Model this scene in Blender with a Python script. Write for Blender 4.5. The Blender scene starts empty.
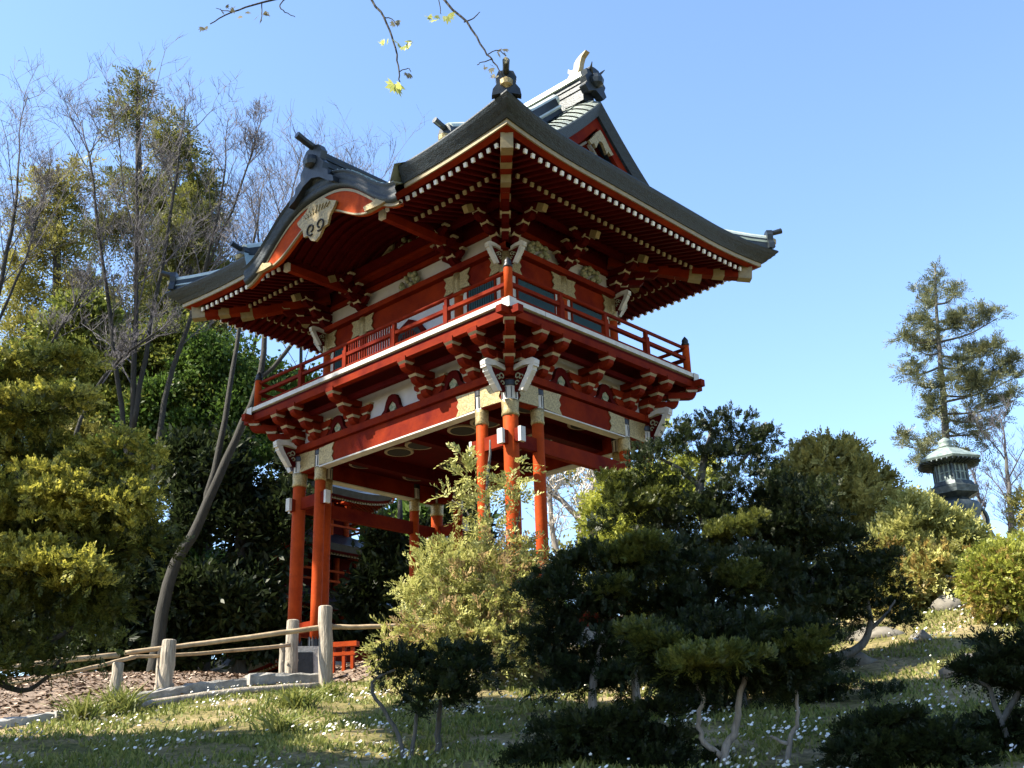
import bpy, math, random
import numpy as np
from mathutils import Vector, Matrix

# ------------------------------------------------------------------ camera, sky, sun, exposure
scene = bpy.context.scene
COL = scene.collection
FPX = 1131.5
YAW, PITCH, ROLL = 2.3229, 0.3590, -0.0306
CAM = np.array([15.572, -15.292, -2.392])
_cy, _sy, _cp, _sp = math.cos(YAW), math.sin(YAW), math.cos(PITCH), math.sin(PITCH)
F = np.array([_cy*_cp, _sy*_cp, _sp])
_r = np.array([_sy, -_cy, 0.0]); _u = np.cross(_r, F)
R = math.cos(ROLL)*_r + math.sin(ROLL)*_u
U = -math.sin(ROLL)*_r + math.cos(ROLL)*_u
FH = np.array([_cy, _sy]); RH = np.array([_sy, -_cy])

cd = bpy.data.cameras.new('camera'); cam = bpy.data.objects.new('camera', cd); COL.objects.link(cam)
cam.matrix_world = Matrix(((R[0], U[0], -F[0], CAM[0]), (R[1], U[1], -F[1], CAM[1]), (R[2], U[2], -F[2], CAM[2]), (0, 0, 0, 1)))
cd.sensor_width = 36.0; cd.lens = FPX/1024*36.0; cd.clip_start = 0.1; cd.clip_end = 2000
scene.camera = cam

SUN_AZ, SUN_EL = math.radians(-122), math.radians(46)
sv = Vector((math.cos(SUN_AZ)*math.cos(SUN_EL), math.sin(SUN_AZ)*math.cos(SUN_EL), math.sin(SUN_EL)))
sd = bpy.data.lights.new('sun', 'SUN'); sd.energy = 5.0; sd.angle = math.radians(0.53); sd.color = (1.0, 0.92, 0.76)
so = bpy.data.objects.new('sun', sd); COL.objects.link(so); so.location = (0, 0, 40)
so.rotation_euler = sv.to_track_quat('Z', 'Y').to_euler()
world = bpy.data.worlds.new('World'); scene.world = world; world.use_nodes = True
wt = world.node_tree; wt.nodes.clear()
wo = wt.nodes.new('ShaderNodeOutputWorld'); wb = wt.nodes.new('ShaderNodeBackground'); ws = wt.nodes.new('ShaderNodeTexSky')
ws.sky_type = 'NISHITA'; ws.sun_disc = False; ws.sun_elevation = SUN_EL
ws.sun_rotation = math.pi/2 - SUN_AZ
ws.altitude = 0; ws.air_density = 1.0; ws.dust_density = 0.35; ws.ozone_density = 3.6
wb.inputs['Strength'].default_value = 0.10
wt.links.new(ws.outputs[0], wb.inputs[0]); wt.links.new(wb.outputs[0], wo.inputs[0])
vs = scene.view_settings
vs.view_transform = 'Standard'; vs.look = 'None'; vs.gamma = 1.0; vs.use_curve_mapping = False; vs.exposure = 1.97
scene.render.engine = 'CYCLES'
scene.cycles.max_bounces = 6; scene.cycles.diffuse_bounces = 3; scene.cycles.glossy_bounces = 3
scene.cycles.transmission_bounces = 3; scene.cycles.transparent_max_bounces = 4

# ------------------------------------------------------------------ picture -> place helpers
def ray(px, py): return F + R*((px-512)/FPX) - U*((py-384)/FPX)
def PH(px, py, d):
    v = ray(px, py); return CAM + v*(d/float(v[:2] @ FH))
def SC(px, py, d): return d/float(ray(px, py)[:2] @ FH)/FPX        # metres per pixel there
def LD(lat, dep): return CAM[:2] + FH*dep + RH*lat
def latdep(x, y):
    v = np.array([x-CAM[0], y-CAM[1]]); return float(v @ RH), float(v @ FH)
def sst(a, b, x):
    t = min(1.0, max(0.0, (x-a)/(b-a))); return t*t*(3-2*t)
WG = 1.916          # half depth of the gate between column lines
def ground_z(x, y):
    lat, d = latdep(x, y)
    z = np.interp(d, [-60, -5, 0, 8, 17.0, 22.5, 45, 80, 500], [-8, -4.6, -4.0, -2.45, -0.62, 0.05, 0.3, 0.0, -2.0])
    z += sst(1.5, 7.0, lat)*np.interp(d, [9, 16, 22, 30, 50], [0, 0.75, 1.6, 1.5, 0])
    z += sst(-4.0, -6.0, lat)*np.interp(d, [15, 20, 26, 50], [0, 0.22, 0.3, 0])
    dx = max(0.0, abs(x)-3.6); dy = max(0.0, abs(y)-2.6)
    k = 1-sst(0.0, 1.6, math.hypot(dx, dy))
    z = z*(1-k)
    z += 0.035*math.sin(1.7*x+0.6*y)*math.sin(1.3*y-0.4*x)*(1-k)
    return float(z)
def GP(px, d, dz=0.0, py=700):
    v = ray(px, py); 
    lat = d*float(v[:2] @ RH)/float(v[:2] @ FH)
    xy = LD(lat, d); return np.array([xy[0], xy[1], ground_z(*xy)+dz])

# ------------------------------------------------------------------ materials
MATS = {}
def mat(name, build):
    m = bpy.data.materials.new(name); m.use_nodes = True; nt = m.node_tree; nt.nodes.clear()
    out = nt.nodes.new('ShaderNodeOutputMaterial'); build(nt, out); MATS[name] = m; return m
def _n(nt, t, **kw):
    n = nt.nodes.new(t)
    for k, v in kw.items():
        if k.startswith('i_'): n.inputs[k[2:].replace('_', ' ')].default_value = v
        else: setattr(n, k, v)
    return n
def _ramp(nt, stops):
    r = nt.nodes.new('ShaderNodeValToRGB'); e = r.color_ramp.elements
    while len(e) < len(stops): e.new(0.5)
    for i, (p, c) in enumerate(stops): e[i].position = p; e[i].color = (*c, 1)
    return r
def surface(name, c1, c2, scale=6.0, rough=0.6, metal=0.0, bump=0.15, bscale=30.0, detail=5.0, spec=0.4, stretch=None, coat=0.0):
    def b(nt, out):
        tc = _n(nt, 'ShaderNodeTexCoord'); mp = _n(nt, 'ShaderNodeMapping')
        if stretch: mp.inputs['Scale'].default_value = stretch
        nt.links.new(tc.outputs['Object'], mp.inputs[0])
        no = _n(nt, 'ShaderNodeTexNoise', i_Scale=scale, i_Detail=detail, i_Roughness=0.65)
        nt.links.new(mp.outputs[0], no.inputs['Vector'])
        rp = _ramp(nt, [(0.3, c1), (0.7, c2)]); nt.links.new(no.outputs[0], rp.inputs[0])
        n2 = _n(nt, 'ShaderNodeTexNoise', i_Scale=bscale, i_Detail=4.0); nt.links.new(mp.outputs[0], n2.inputs['Vector'])
        bp = _n(nt, 'ShaderNodeBump', i_Strength=bump, i_Distance=0.02); nt.links.new(n2.outputs[0], bp.inputs['Height'])
        p = _n(nt, 'ShaderNodeBsdfPrincipled'); p.inputs['Metallic'].default_value = metal
        p.inputs['Specular IOR Level'].default_value = spec; p.inputs['Coat Weight'].default_value = coat
        rr = _n(nt, 'ShaderNodeMapRange'); rr.inputs['To Min'].default_value = max(0.05, rough-0.12); rr.inputs['To Max'].default_value = min(1, rough+0.12)
        nt.links.new(no.outputs[0], rr.inputs[0]); nt.links.new(rr.outputs[0], p.inputs['Roughness'])
        nt.links.new(rp.outputs[0], p.inputs['Base Color']); nt.links.new(bp.outputs[0], p.inputs['Normal'])
        nt.links.new(p.outputs[0], out.inputs[0])
    return mat(name, b)
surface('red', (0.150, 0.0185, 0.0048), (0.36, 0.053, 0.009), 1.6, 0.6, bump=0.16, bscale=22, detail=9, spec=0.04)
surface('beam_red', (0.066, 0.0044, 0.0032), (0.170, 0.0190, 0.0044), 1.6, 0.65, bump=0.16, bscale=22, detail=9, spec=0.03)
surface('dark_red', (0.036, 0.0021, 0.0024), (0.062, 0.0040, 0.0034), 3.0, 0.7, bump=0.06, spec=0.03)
surface('tip_white', (0.50, 0.49, 0.475), (0.62, 0.61, 0.59), 4.0, 0.6)
surface('white', (0.31, 0.30, 0.28), (0.46, 0.445, 0.41), 5.0, 0.6, bump=0.05)
surface('plaster', (0.30, 0.30, 0.335), (0.39, 0.39, 0.425), 2.0, 0.85, bump=0.05)
surface('cream', (0.20, 0.165, 0.11), (0.29, 0.245, 0.17), 5.0, 0.6, bump=0.05)
surface('gold', (0.12, 0.088, 0.035), (0.37, 0.28, 0.13), 30.0, 0.45, metal=0.45, bump=0.35, bscale=55)
surface('old_gold', (0.10, 0.072, 0.028), (0.34, 0.255, 0.115), 26.0, 0.5, metal=0.3, bump=0.35, bscale=45)
surface('gold_trim', (0.15, 0.116, 0.058), (0.235, 0.185, 0.095), 8.0, 0.5, metal=0.1, bump=0.1)
surface('roof_edge', (0.005, 0.008, 0.012), (0.022, 0.033, 0.042), 3.0, 0.55, metal=0.0, spec=0.3, bump=0.45, bscale=9, detail=10, stretch=(2.5, 2.5, 7))
surface('roof_dark', (0.008, 0.011, 0.015), (0.025, 0.032, 0.038), 5.0, 0.4, metal=0.3, bump=0.15)
surface('roof_top', (0.20, 0.25, 0.23), (0.34, 0.42, 0.38), 3.0, 0.32, metal=0.4, bump=0.15)
surface('roof_cap', (0.33, 0.37, 0.34), (0.5, 0.55, 0.5), 3.0, 0.45, metal=0.3, bump=0.15)
surface('black', (0.012, 0.012, 0.014), (0.03, 0.03, 0.034), 9.0, 0.4, metal=0.4)
surface('teal', (0.008, 0.034, 0.045), (0.013, 0.055, 0.068), 3.0, 0.55)
surface('carving', (0.05, 0.10, 0.06), (0.34, 0.30, 0.20), 22.0, 0.6, bump=0.8, bscale=40)
surface('void', (0.010, 0.010, 0.012), (0.02, 0.018, 0.018), 2.0, 0.9)
surface('stone', (0.136, 0.128, 0.115), (0.306, 0.293, 0.268), 7.0, 0.85, bump=0.6, bscale=26)
surface('pale_stone', (0.255, 0.242, 0.217), (0.425, 0.408, 0.374), 9.0, 0.85, bump=0.4, bscale=30)
surface('rock', (0.06, 0.055, 0.045), (0.17, 0.155, 0.13), 4.0, 0.9, bump=1.0, bscale=9)
surface('bronze', (0.022, 0.031, 0.037), (0.095, 0.118, 0.125), 9.0, 0.5, metal=0.5, bump=0.4, bscale=18)
surface('verdigris', (0.09, 0.125, 0.12), (0.25, 0.305, 0.285), 9.0, 0.6, metal=0.25, bump=0.4, bscale=20)
surface('post_wood', (0.119, 0.098, 0.076), (0.374, 0.327, 0.259), 5.0, 0.85, bump=0.6, bscale=16, stretch=(4, 4, 0.7))
surface('rail_wood', (0.170, 0.119, 0.068), (0.391, 0.297, 0.187), 5.0, 0.75, bump=0.3, bscale=18)
surface('bark_grey', (0.05, 0.048, 0.042), (0.115, 0.108, 0.096), 7.0, 0.9, bump=1.0, bscale=20, stretch=(3, 3, 0.6))
surface('bark_pale', (0.14, 0.12, 0.10), (0.30, 0.265, 0.23), 9.0, 0.9, bump=0.8, bscale=24, stretch=(3, 3, 0.6))
surface('bark_dark', (0.014, 0.013, 0.011), (0.038, 0.035, 0.030), 7.0, 0.95, bump=1.0, bscale=20, stretch=(3, 3, 0.6))
surface('twig', (0.055, 0.052, 0.06), (0.095, 0.085, 0.095), 5.0, 0.9, bump=0.2)
surface('twig_pale', (0.42, 0.38, 0.33), (0.62, 0.57, 0.50), 5.0, 0.9, bump=0.2)
surface('petal', (0.62, 0.62, 0.59), (0.72, 0.72, 0.69), 5.0, 0.7)

def leaf(name, cols, transl=0.35, patch=0.6, pscale=1.3, gloss=0.02):
    """cols: dark, mid, light of the leaf itself; per-leaf and slow patchy variation."""
    def b(nt, out):
        g = _n(nt, 'ShaderNodeNewGeometry'); tc = _n(nt, 'ShaderNodeTexCoord')
        no = _n(nt, 'ShaderNodeTexNoise', i_Scale=pscale, i_Detail=3.0); nt.links.new(tc.outputs['Object'], no.inputs['Vector'])
        mx = _n(nt, 'ShaderNodeMath', operation='MULTIPLY_ADD'); mx.inputs[1].default_value = patch*1.6; mx.inputs[2].default_value = -0.3*patch*1.6
        nt.links.new(no.outputs[0], mx.inputs[0])
        ml = _n(nt, 'ShaderNodeMath', operation='MULTIPLY'); ml.inputs[1].default_value = 1-patch; nt.links.new(g.outputs['Random Per Island'], ml.inputs[0])
        ad = _n(nt, 'ShaderNodeMath', operation='ADD'); nt.links.new(mx.outputs[0], ad.inputs[0]); nt.links.new(ml.outputs[0], ad.inputs[1])
        rp = _ramp(nt, [(0.12, cols[0]), (0.5, cols[1]), (0.9, cols[2])]); nt.links.new(ad.outputs[0], rp.inputs[0])
        df = _n(nt, 'ShaderNodeBsdfDiffuse'); tl = _n(nt, 'ShaderNodeBsdfTranslucent'); gl = _n(nt, 'ShaderNodeBsdfGlossy', i_Roughness=0.45)
        nt.links.new(rp.outputs[0], df.inputs[0]); nt.links.new(rp.outputs[0], tl.inputs[0])
        m1 = _n(nt, 'ShaderNodeMixShader'); m1.inputs[0].default_value = transl
        nt.links.new(df.outputs[0], m1.inputs[1]); nt.links.new(tl.outputs[0], m1.inputs[2])
        m2 = _n(nt, 'ShaderNodeMixShader'); m2.inputs[0].default_value = gloss
        nt.links.new(m1.outputs[0], m2.inputs[1]); nt.links.new(gl.outputs[0], m2.inputs[2])
        nt.links.new(m2.outputs[0], out.inputs[0])
    return mat(name, b)
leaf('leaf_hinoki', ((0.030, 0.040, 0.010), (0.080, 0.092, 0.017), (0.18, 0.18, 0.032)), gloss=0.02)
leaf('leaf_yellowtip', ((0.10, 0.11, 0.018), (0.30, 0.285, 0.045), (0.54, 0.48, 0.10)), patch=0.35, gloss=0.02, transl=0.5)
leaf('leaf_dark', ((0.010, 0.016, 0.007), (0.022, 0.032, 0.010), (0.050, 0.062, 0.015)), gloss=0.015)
leaf('leaf_cypress', ((0.17, 0.175, 0.048), (0.36, 0.355, 0.105), (0.56, 0.52, 0.22)), patch=0.4)
leaf('leaf_brown', ((0.26, 0.17, 0.08), (0.40, 0.28, 0.14), (0.50, 0.38, 0.20)), patch=0.3)
leaf('leaf_olive', ((0.15, 0.145, 0.04), (0.30, 0.275, 0.08), (0.44, 0.40, 0.14)))
leaf('leaf_mix', ((0.045, 0.065, 0.014), (0.13, 0.155, 0.028), (0.33, 0.335, 0.07)), transl=0.45, patch=0.45)
leaf('leaf_spring', ((0.16, 0.185, 0.03), (0.31, 0.325, 0.055), (0.47, 0.45, 0.11)), transl=0.45)
leaf('leaf_green', ((0.035, 0.068, 0.014), (0.085, 0.145, 0.026), (0.17, 0.24, 0.05)), transl=0.45)
leaf('leaf_conifer', ((0.048, 0.058, 0.018), (0.135, 0.140, 0.036), (0.27, 0.255, 0.065)), gloss=0.02)
leaf('leaf_redwood', ((0.10, 0.10, 0.026), (0.24, 0.225, 0.056), (0.37, 0.335, 0.095)), gloss=0.02)
leaf('leaf_pine', ((0.055, 0.068, 0.036), (0.12, 0.128, 0.058), (0.22, 0.20, 0.085)))
leaf('leaf_rust', ((0.18, 0.11, 0.035), (0.32, 0.235, 0.065), (0.42, 0.35, 0.11)), patch=0.4)
leaf('leaf_maple', ((0.30, 0.33, 0.09), (0.42, 0.44, 0.14), (0.52, 0.52, 0.22)), transl=0.55)
leaf('leaf_mapledark', ((0.10, 0.09, 0.06), (0.16, 0.15, 0.10), (0.22, 0.22, 0.14)))
leaf('chip', ((0.05, 0.032, 0.022), (0.17, 0.115, 0.08), (0.42, 0.33, 0.26)), transl=0.0, patch=0.2)
leaf('grass_blade', ((0.07, 0.10, 0.018), (0.19, 0.205, 0.05), (0.40, 0.36, 0.15)), patch=0.5, pscale=0.8)
M = MATS

# ------------------------------------------------------------------ mesh builder
class MB:
    def __init__(s): s.v = []; s.f = []; s.m = []; s.n = 0
    def add(s, verts, faces, m=0):
        b = s.n; s.v.extend([tuple(map(float, v)) for v in verts]); s.n += len(verts)
        for f in faces: s.f.append(tuple(b+i for i in f)); s.m.append(m)
    def box(s, x0, x1, y0, y1, z0, z1, m=0):
        s.add([(x0, y0, z0), (x1, y0, z0), (x1, y1, z0), (x0, y1, z0), (x0, y0, z1), (x1, y0, z1), (x1, y1, z1), (x0, y1, z1)],
              [(0, 3, 2, 1), (4, 5, 6, 7), (0, 1, 5, 4), (1, 2, 6, 5), (2, 3, 7, 6), (3, 0, 4, 7)], m)
    def bar(s, p0, p1, w, h, m=0, up=(0, 0, 1), w1=None, h1=None):
        p0, p1 = Vector(p0), Vector(p1); d = (p1-p0).normalized(); a = d.cross(Vector(up)).normalized(); b = a.cross(d)
        w1 = w if w1 is None else w1; h1 = h if h1 is None else h1
        vs = [p + a*sx*ww/2 + b*sz*hh/2 for p, ww, hh in ((p0, w, h), (p1, w1, h1)) for sx, sz in ((-1, -1), (1, -1), (1, 1), (-1, 1))]
        s.add(vs, [(3, 2, 1, 0), (4, 5, 6, 7), (0, 1, 5, 4), (1, 2, 6, 5), (2, 3, 7, 6), (3, 0, 4, 7)], m)
    def tube(s, pts, rad, k=8, m=0, cap=True):
        pts = [Vector(p) for p in pts]; n = len(pts)
        if not hasattr(rad, '__len__'): rad = [rad]*n
        vs = []; a = None
        for i, p in enumerate(pts):
            d = (pts[min(i+1, n-1)] - pts[max(i-1, 0)]).normalized()
            if a is None:
                t = Vector((1, 0, 0)) if abs(d.x) < 0.8 else Vector((0, 1, 0)); a = (t - d*t.dot(d)).normalized()
            else:
                a = (a - d*a.dot(d)).normalized()
            b = d.cross(a)
            for j in range(k):
                q = 2*math.pi*j/k; vs.append(p + (a*math.cos(q)+b*math.sin(q))*rad[i])
        fs = [(i*k+j, i*k+(j+1) % k, (i+1)*k+(j+1) % k, (i+1)*k+j) for i in range(n-1) for j in range(k)]
        if cap: fs += [tuple(range(k-1, -1, -1)), tuple((n-1)*k+j for j in range(k))]
        s.add(vs, fs, m)
    def lathe(s, prof, c=(0, 0, 0), k=16, m=0, sq=None, rot=0.0):
        vs = []; n = len(prof)
        for r, z in prof:
            for j in range(k):
                q = 2*math.pi*j/k + rot; vs.append((c[0]+r*math.cos(q), c[1]+r*math.sin(q), c[2]+z))
        fs = [(i*k+j, i*k+(j+1) % k, (i+1)*k+(j+1) % k, (i+1)*k+j) for i in range(n-1) for j in range(k)]
        fs += [tuple(range(k-1, -1, -1)), tuple((n-1)*k+j for j in range(k))]
        s.add(vs, fs, m)
    def prism(s, poly, o, ex, ey, t, m=0, mside=None):
        """poly (2d) in the plane o + a*ex + b*ey, extruded by vector t (both ways half)."""
        o, ex, ey, t = Vector(o), Vector(ex), Vector(ey), Vector(t); n = len(poly)
        vs = [o+ex*a+ey*b-t/2 for a, b in poly] + [o+ex*a+ey*b+t/2 for a, b in poly]
        s.add(vs, [tuple(range(n-1, -1, -1)), tuple(range(n, 2*n))], m)
        b0 = s.n-2*n
        for i in range(n):
            j = (i+1) % n; s.f.append((b0+i, b0+j, b0+n+j, b0+n+i)); s.m.append(m if mside is None else mside)
    def strip(s, rows, m=0, closed=False):
        n = len(rows[0]); vs = [p for r in rows for p in r]; fs = []
        for i in range(len(rows)-1):
            for j in range(n if closed else n-1): fs.append((i*n+j, i*n+(j+1) % n, (i+1)*n+(j+1) % n, (i+1)*n+j))
        s.add(vs, fs, m)
    def build(s, name, mats, parent=None, smooth=False, loc=None, rz=None):
        me = bpy.data.meshes.new(name); me.from_pydata(s.v, [], s.f)
        if not isinstance(mats, (list, tuple)): mats = [mats]
        for mm in mats: me.materials.append(M[mm])
        me.polygons.foreach_set('material_index', s.m)
        if smooth: me.polygons.foreach_set('use_smooth', [True]*len(s.f))
        me.update(); o = bpy.data.objects.new(name, me); COL.objects.link(o)
        if parent: o.parent = parent
        if loc is not None: o.location = loc
        if rz is not None: o.rotation_euler = (0, 0, rz)
        return o
def tag(o, label=None, cat=None, group=None, kind=None):
    if label: o['label'] = label
    if cat: o['category'] = cat
    if group: o['group'] = group
    if kind: o['kind'] = kind
    return o
def thing(name, label, cat, loc=(0, 0, 0), group=None, rz=0.0):
    o = bpy.data.objects.new(name, None); COL.objects.link(o); o.location = tuple(map(float, loc)); o.rotation_euler = (0, 0, rz)
    o.empty_display_size = 0.2
    return tag(o, label, cat, group)
def inst(o, loc=None, rz=None, parent=None, scale=None):
    c = o.copy(); COL.objects.link(c)
    if parent is not None: c.parent = parent
    if loc is not None: c.location = loc
    if rz is not None: c.rotation_euler = (0, 0, rz)
    if scale is not None: c.scale = scale
    return c

# ------------------------------------------------------------------ foliage
def quads_object(name, V, mats, parent=None, midx=None, origin=None):
    """V: (N,4,3) array of loose quads -> one mesh object."""
    N = len(V); me = bpy.data.meshes.new(name)
    P = V.reshape(-1, 3)
    if origin is not None: P = P - np.asarray(origin)
    me.vertices.add(N*4); me.vertices.foreach_set('co', P.astype(np.float32).ravel())
    me.loops.add(N*4); me.loops.foreach_set('vertex_index', np.arange(N*4, dtype=np.int32))
    me.polygons.add(N); me.polygons.foreach_set('loop_start', np.arange(0, N*4, 4, dtype=np.int32))
    me.polygons.foreach_set('loop_total', np.full(N, 4, dtype=np.int32))
    if not isinstance(mats, (list, tuple)): mats = [mats]
    for mm in mats: me.materials.append(M[mm])
    if midx is not None: me.polygons.foreach_set('material_index', midx.astype(np.int32))
    me.update(calc_edges=True); me.validate()
    o = bpy.data.objects.new(name, me); COL.objects.link(o)
    if parent: o.parent = parent
    return o
def unit(a): return a/(np.linalg.norm(a, axis=-1, keepdims=True)+1e-9)
E3 = np.array([[RH[0], RH[1], 0], [FH[0], FH[1], 0], [0, 0, 1.0]])     # lateral, depth, up axes of the garden
def blobs_px(lst, d):
    """(px, py, rx, ry[, dd]) seen at distance d -> centre and radii in metres"""
    out = []
    for b in lst:
        dd = d + (b[4] if len(b) > 4 else 0.0); c = PH(b[0], b[1], dd); s = SC(b[0], b[1], dd)
        out.append((c, (b[2]*s, b[2]*s*(b[5] if len(b) > 5 else 0.85), b[3]*s)))
    return out
def ragged(blobs, k, seed, flat=0.7, lo=0.32, hi=0.62):
    rg = np.random.default_rng(seed+500); out = []
    for c, r in blobs:
        r = np.array(r); out.append((c, tuple(r*0.55)))
        for _ in range(k):
            v = unit(rg.normal(size=3)); v = v*rg.uniform(0.45, 0.95); q = rg.uniform(lo, hi)
            out.append((c+(v*r) @ E3, tuple(r*q*np.array([1, 1, flat*rg.uniform(0.8, 1.3)]))))
    return out
def leaf_quads(blobs, n, L, W, rc, seed, up=0.35, outw=0.7, rnd=0.7, inner=0.25, cpl=26, flat=0.55, low=0.25, droop=0.0, gap=0.0, face=0.0):
    """leaf diamonds in clumps spread over (and a little inside) ellipsoid blobs. low: share of clumps allowed on the underside."""
    rg = np.random.default_rng(seed)
    ar = np.array([(r[0]*r[1] + r[0]*r[2] + r[1]*r[2]) for _, r in blobs]); ar = ar/ar.sum()
    nc = max(4, n//cpl); which = rg.choice(len(blobs), nc, p=ar)
    C = np.array([b[0] for b in blobs])[which]; Rr = np.array([b[1] for b in blobs])[which]
    dr = unit(rg.normal(size=(nc, 3)))
    flip = (dr[:, 2] < -0.15) & (rg.random(nc) > low); dr[flip, 2] *= -1
    rad = np.where(rg.random(nc) < inner, rg.uniform(0.35, 0.85, nc), rg.uniform(0.82, 1.08, nc))
    cc = C + ((dr*Rr)*rad[:, None]) @ E3
    nrm = unit((dr/Rr) @ E3)
    if gap > 0:
        q = cc*(1.1/max(rc, 0.05)*0.35); hsh = np.sin(q[:, 0]*1.7+np.sin(q[:, 1]*1.3)*1.5)+np.sin(q[:, 1]*1.9+np.sin(q[:, 2]*1.1)*1.5)+np.sin(q[:, 2]*2.1+np.sin(q[:, 0]*0.9)*1.5)
        keep = hsh > np.quantile(hsh, gap); cc, nrm = cc[keep], nrm[keep]; nc = len(cc)
    size = rg.uniform(0.6, 1.35, nc)*rc
    li = np.repeat(np.arange(nc), cpl); N = len(li)
    g = rg.normal(size=(N, 3)); g = g - flat*nrm[li]*np.sum(g*nrm[li], axis=1, keepdims=True)
    pos = cc[li] + g*size[li][:, None]*0.5
    a = unit(nrm[li]*outw + np.array([0, 0, up-droop]) + unit(g)*0.5 + rg.normal(size=(N, 3))*rnd*0.6)
    fn = unit(nrm[li]+np.array([0, 0, 0.5])+rg.normal(size=(N, 3))*0.45)
    if face > 0:
        a = unit(a - face*fn*np.sum(a*fn, axis=1, keepdims=True))
    t = unit(np.cross(a, unit(rg.normal(size=(N, 3)) + 0.6*nrm[li])*(1-face) + fn*face*(-1.0)))
    l = L*rg.uniform(0.6, 1.35, N)[:, None]; w = W*rg.uniform(0.65, 1.3, N)[:, None]
    nn = np.cross(a, t)
    V = np.stack([pos-a*l*0.5, pos+t*w*0.5+nn*w*0.12, pos+a*l*0.5, pos-t*w*0.5+nn*w*0.12], axis=1)
    return V
def frond_quads(blobs, nf, per, FL, L, W, seed, up=0.35, outw=0.8, rnd=0.5, inner=0.3, low=0.3, gap=0.15, droop=0.15, lay=0.6, ang=0.7):
    """sprays: leaflets set along both sides of small bent twigs that grow out of ellipsoid blobs; lay: how flat the sprays lie."""
    rg = np.random.default_rng(seed)
    ar = np.array([(r[0]*r[1] + r[0]*r[2] + r[1]*r[2]) for _, r in blobs]); ar = ar/ar.sum()
    which = rg.choice(len(blobs), nf, p=ar); C = np.array([b[0] for b in blobs])[which]; Rr = np.array([b[1] for b in blobs])[which]
    dr = unit(rg.normal(size=(nf, 3))); flip = (dr[:, 2] < -0.15) & (rg.random(nf) > low); dr[flip, 2] *= -1
    rad = np.where(rg.random(nf) < inner, rg.uniform(0.3, 0.8, nf), rg.uniform(0.72, 1.0, nf))
    p0 = C + ((dr*Rr)*rad[:, None]) @ E3; nrm = unit((dr/Rr) @ E3)
    if gap > 0:
        q = p0*(0.55/FL); hsh = np.sin(q[:, 0]*1.7+np.sin(q[:, 1]*1.3)*1.5)+np.sin(q[:, 1]*1.9+np.sin(q[:, 2]*1.1)*1.5)+np.sin(q[:, 2]*2.1+np.sin(q[:, 0]*0.9)*1.5)
        k = hsh > np.quantile(hsh, gap); p0, nrm = p0[k], nrm[k]; nf = len(p0)
    a = unit(nrm*outw + np.array([0, 0, up]) + rg.normal(size=(nf, 3))*rnd)
    n = unit(rg.normal(size=(nf, 3))*(1-lay) + lay*(nrm*0.5+np.array([0, 0, 1.0]))); b = unit(np.cross(n, a)); n = np.cross(a, b)
    fl = FL*rg.uniform(0.55, 1.35, nf); out = []
    for i in range(per):
        t = (i+0.6)/per; sd_ = 1 if i % 2 else -1
        q0 = p0 + a*(fl*t)[:, None] + np.array([0, 0, -1.0])*(droop*fl*t*t)[:, None]
        th = ang*rg.uniform(0.6, 1.3, nf) if i < per-1 else np.zeros(nf)
        d = unit(a*np.cos(th)[:, None] + b*(sd_*np.sin(th))[:, None] + n*rg.normal(size=(nf, 1))*0.22)
        l = (L*(1.1-0.5*t)*rg.uniform(0.7, 1.3, nf))[:, None]; w = (W*rg.uniform(0.7, 1.3, nf))[:, None]; s_ = unit(np.cross(n, d))
        out.append(np.stack([q0, q0+d*l*0.55+s_*w*0.5+n*w*0.1, q0+d*l, q0+d*l*0.55-s_*w*0.5+n*w*0.1], axis=1))
    return np.concatenate(out)
def limb(mb, pts, radii, k=7, m=0, wig=0.0, seed=0, sub=4):
    """smooth tapered limb through points"""
    rg = random.Random(seed); P = [Vector(p) for p in pts]; out = []; rr = []
    n = len(P)
    for i in range(n-1):
        p0, p1, p2, p3 = P[max(i-1, 0)], P[i], P[i+1], P[min(i+2, n-1)]
        for s in range(sub):
            t = s/sub
            q = 0.5*((2*p1)+(p2-p0)*t+(2*p0-5*p1+4*p2-p3)*t*t+(-p0+3*p1-3*p2+p3)*t**3)
            q += Vector((rg.uniform(-1, 1), rg.uniform(-1, 1), rg.uniform(-0.5, 0.5)))*wig
            out.append(q); rr.append(radii[i]*(1-t)+radii[i+1]*t)
    out.append(P[-1]); rr.append(radii[-1]); mb.tube(out, rr, k, m)

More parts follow.
